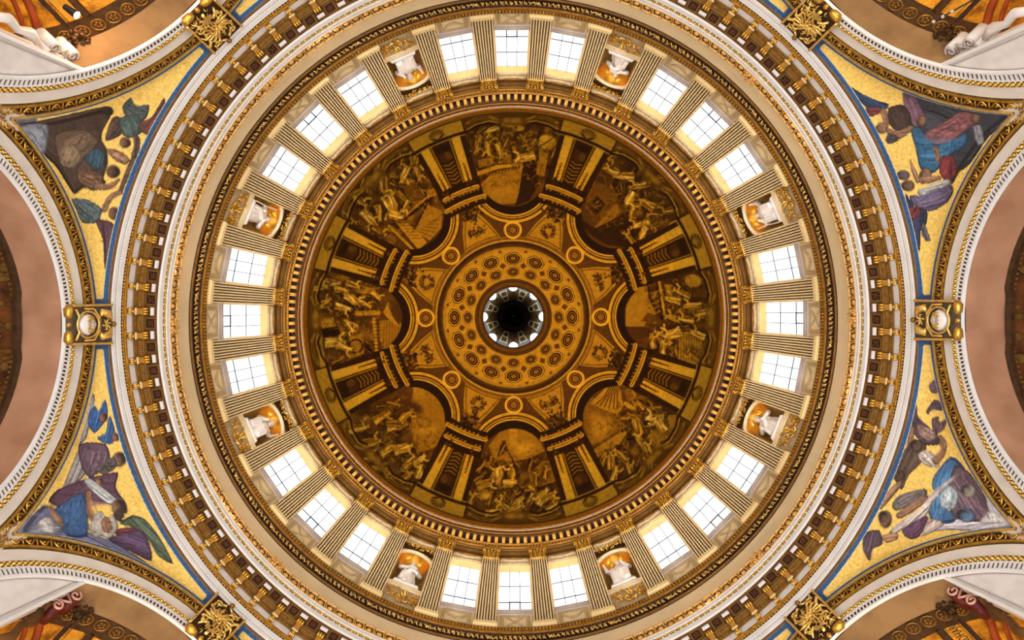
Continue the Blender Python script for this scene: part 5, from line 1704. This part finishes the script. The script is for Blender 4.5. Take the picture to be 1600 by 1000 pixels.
AP_D0, AP_R = 18.05, 6.35
apse_m = half_shell('apse', AP_D0, AP_R, 'apse_gold')
for k in (1, 3, 5, 7):
    th = k*PI/4
    r = link('ceiling_' + ARCH_NAME[k].replace(' ', '_'), apse_m, None, at(AO[0], th, AO[2]), th)
    tag(r, 'gold mosaic half dome in the %s corner behind its arch' % ARCH_NAME[k], 'half dome', kind='structure')
    ld = bpy.data.lights.new('apse_uplighter', 'POINT')
    ld.energy = 750; ld.color = (1.0, .80, .52); ld.shadow_soft_size = .3
    link('apse_uplighter', ld, r, (20.4 - AO[0], 0, 17.0 - AO[2]))
    # dark rosette band at the mouth
    s = MB()
    rows = []
    for t_ in (0.0, .16):
        rows.append([(AP_D0 + 6.30*math.sin(t_), 6.30*math.cos(t_)*math.sin(rad(-88 + 4.4*i)), ZC + 6.30*math.cos(t_)*math.cos(rad(-88 + 4.4*i))) for i in range(41)])
    s.grid(rows, 2, 41)
    bandm = s.build('rosette_band', 'rosette_band', r, AO, True)
    for i in range(-13, 14):
        a = rad(5.6*i)
        cc = Vector((AP_D0 + 6.26*math.sin(.08), 6.26*math.cos(.08)*math.sin(a), ZC + 6.26*math.cos(.08)*math.cos(a)))
        s = MB()
        e1 = Vector((1, 0, 0)); e2 = Vector((0, math.cos(a), -math.sin(a)))
        s.tube([cc + e1*(.24*math.cos(2*PI*j/12)) + e2*(.24*math.sin(2*PI*j/12)) for j in range(13)], .03, 4, cap=False)
        for j in range(5):
            s.blob(cc + e1*(.1*math.cos(2*PI*j/5)) + e2*(.1*math.sin(2*PI*j/5)), .05, .05, .05)
        s.build('rosette', 'old_gold', bandm, AO)
    # curved ribs across the half dome
    for sg in (-1, 1):
        for yv, w_, mt in ((3.02, .10, 'rosette_band'), (3.75, .06, 'dark_ground')):
            s = MB()
            s.tube([shell_pt(AP_D0, AP_R, sg*(yv - .25*j/14), .17 + .055*j, .04) for j in range(15)], w_ * 1.6, 5, flat=.4)
            s.build('rib', mt, r, AO)
        s = MB()
        rows = [[shell_pt(AP_D0, AP_R, sg*(yv - .25*j/14), .17 + .055*j, .05) for j in range(15)] for yv in (3.22, 3.58)]
        s.grid(rows, 2, 15)
        s.build('inscription_band', 'niche_gold', r, AO)
        s = MB()
        s.tube([shell_pt(AP_D0, AP_R, sg*(4.6 - 1.1*math.sin(j*.11)), .17 + .05*j, .05) for j in range(14)], .16, 6, flat=.5)
        s.tube([shell_pt(AP_D0, AP_R, sg*(4.95 - 1.1*math.sin(j*.11)), .17 + .05*j, .05) for j in range(14)], .09, 6, flat=.5)
        s.build('arch_rib', 'red_brown', r, AO)
    # lettering on the inscription band of the lower right half dome
    if k == 1:
        cu = bpy.data.curves.new('lettering', 'FONT')
        cu.body = 'INDHARI'
        cu.size = 1.0
        to = bpy.data.objects.new('lettering_tmp', cu)
        COL.objects.link(to)
        dg = bpy.context.evaluated_depsgraph_get()
        me = bpy.data.meshes.new_from_object(to.evaluated_get(dg))
        bpy.data.objects.remove(to)
        wmax = max(v.co.x for v in me.vertices)
        for v in me.vertices:
            t_ = v.co.x / wmax
            an = .345 - .165*t_
            yv = -(3.55 - .30*v.co.y/.72) + .25*(an - .17)/.055/14
            p = shell_pt(AP_D0, AP_R, yv, an, .065)
            v.co = (p[0]-AO[0], p[1]-AO[1], p[2]-AO[2])
        me.materials.clear(); me.materials.append(MATS['letter_dark'])
        link('lettering', me, r)

# marble side walls inside the diagonal arches, with their scrolled edge
def side_wall(sg, red):
    out = []
    s = MB()
    xf, xb = 17.10, 17.62
    edge = [(4.36, 22.30), (4.62, 19.4), (5.0, 15.0)]
    outer = [(6.25*math.sin(a), ZC + 6.25*math.cos(a)) for a in [math.asin(4.36/6.25) + (PI/2 - math.asin(4.36/6.25))*i/10 for i in range(11)]] + [(6.25, 15.0)]
    loop = [(sg*y, z) for y, z in outer + edge[::-1]]
    nL = len(loop)
    s.add([(xf, y, z) for y, z in loop] + [(xb, y, z) for y, z in loop], [tuple(range(nL)), tuple(range(nL, 2*nL))[::-1]] + [(i, (i+1) % nL, nL + (i+1) % nL, nL + i) for i in range(nL)])
    out.append(('wall_slab', s, 'white_marble'))
    s = MB()
    s.tube([(xf-.05, sg*(4.36-.03), 22.34), (xf-.05, sg*(4.62-.03), 19.4), (xf-.05, sg*4.97, 15.0)], .085, 4)
    out.append(('edge_moulding', s, 'white_paint'))
    s = MB()
    s.tube([(xf-.02, sg*4.52, 22.1), (xf-.02, sg*4.78, 19.4), (xf-.02, sg*5.16, 15.0)], .02, 4)
    out.append(('edge_line', s, 'sill_grey'))
    # volutes
    for (y, z, r0) in ((4.18, 22.18, .26), (4.24, 21.35, .22)):
        s = MB().tube([(17.5, sg*y, z), (18.15, sg*y, z)], r0, 12)
        out.append(('volute', s, 'maroon' if red else 'white_marble'))
    s = MB()
    for (y, z, r0) in ((4.18, 22.18, .26), (4.24, 21.35, .22)):
        s.tube([(17.46, sg*(y + r0*(1 - a/11)*math.cos(a)), z + r0*(1 - a/11)*math.sin(a)) for a in [i*.55 for i in range(17)]], .045, 5)
    s.tube([(17.46, sg*4.40, 22.0), (17.46, sg*4.06, 21.8), (17.46, sg*4.34, 21.55)], .045, 5)
    out.append(('spiral', s, 'pink_stone' if red else 'sill_grey'))
    s = MB()
    s.hexa([(17.3, sg*4.30, 20.9), (18.1, sg*4.28, 20.9), (18.1, sg*4.62, 20.9), (17.3, sg*4.62, 20.9), (17.3, sg*4.34, 21.1), (18.1, sg*4.34, 21.1), (18.1, sg*4.62, 21.1), (17.3, sg*4.62, 21.1)])
    s.tube([(17.34, sg*4.36, 20.6), (17.34, sg*4.18, 20.1), (17.34, sg*4.30, 19.7), (17.34, sg*4.14, 19.2), (17.34, sg*4.4, 18.6)], [.12, .17, .12, .16, .12], 7)
    out.append(('cornice_return', s, 'soffit_brown' if red else 'white_marble'))
    s = MB()
    rg = random.Random(4)
    for i in range(40):
        s.blob((18.0 + rg.uniform(-.15, .15), sg*(3.75 + rg.uniform(-.35, .3)), 22.5 + rg.uniform(-.32, .34)), .09, .09, .09)
    out.append(('leaf_capital', s, 'rosette_band'))
    return [(n_, m_.mesh(n_, mt_, AO, n_ in ('volute', 'spiral', 'cornice_return'))) for n_, m_, mt_ in out]
SIDE = {(sg, red): side_wall(sg, red) for sg in (-1, 1) for red in (0, 1)}
for k in (1, 3, 5, 7):
    th = k*PI/4
    red = 1 if k in (1, 3) else 0
    for sg in (-1, 1):
        r = empty('wall_' + ARCH_NAME[k].replace(' ', '_') + ('_clockwise' if sg > 0 else '_anticlockwise'), at(AO[0], th, AO[2]), th)
        tag(r, 'white marble side wall with %s scrolled edge, %s end of the %s arch' % ('dark red' if red else 'pale', 'clockwise' if sg > 0 else 'anticlockwise', ARCH_NAME[k]), 'wall', kind='structure')
        for nm, me in SIDE[(sg, red)]: link(nm, me, r)

# iron rod crossing the upper right half dome
p0, p1 = Vector((13.99, -9.96, 21.2)), Vector((19.08, -12.50, 18.68))     # cantilevered from the shell
s = MB()
s.tube([(0, 0, 0), tuple(p1 - p0)], .028, 6)
ro = s.build('iron_rod', 'iron', None, loc=tuple(p0))
tag(ro, 'thin iron rod with small knobs across the upper right half dome', 'rod')
for t_ in (.01, .055, .10):
    MB().blob((p1 - p0)*t_, .06, .06, .06).build('knob', 'sill_grey', ro)

# spotlight that glares in the upper left half dome
sp0 = Vector((-14.77, -10.56, 21.6))
lamp = empty('spotlight', tuple(sp0))
tag(lamp, 'small bright spotlight fixed in the upper left half dome', 'lamp')
dirn = (Vector((0, 0, 24)) - sp0).normalized()
s = MB(); s.tube([(0, 0, 0), tuple(dirn*-.45)], [.14, .10], 12)
s.build('housing', 'iron', lamp)
mat('lamp_glow', (255, 214, 160), .5, emit=60.0)
s = MB(); s.tube([tuple(dirn*.005), tuple(dirn*.02)], [.12, .12], 12)
s.build('lens', 'lamp_glow', lamp)
ld = bpy.data.lights.new('spotlight_beam', 'POINT')
ld.energy = 170; ld.color = (1.0, .66, .40); ld.shadow_soft_size = .2
link('spotlight_beam', ld, lamp, tuple(dirn*.35))
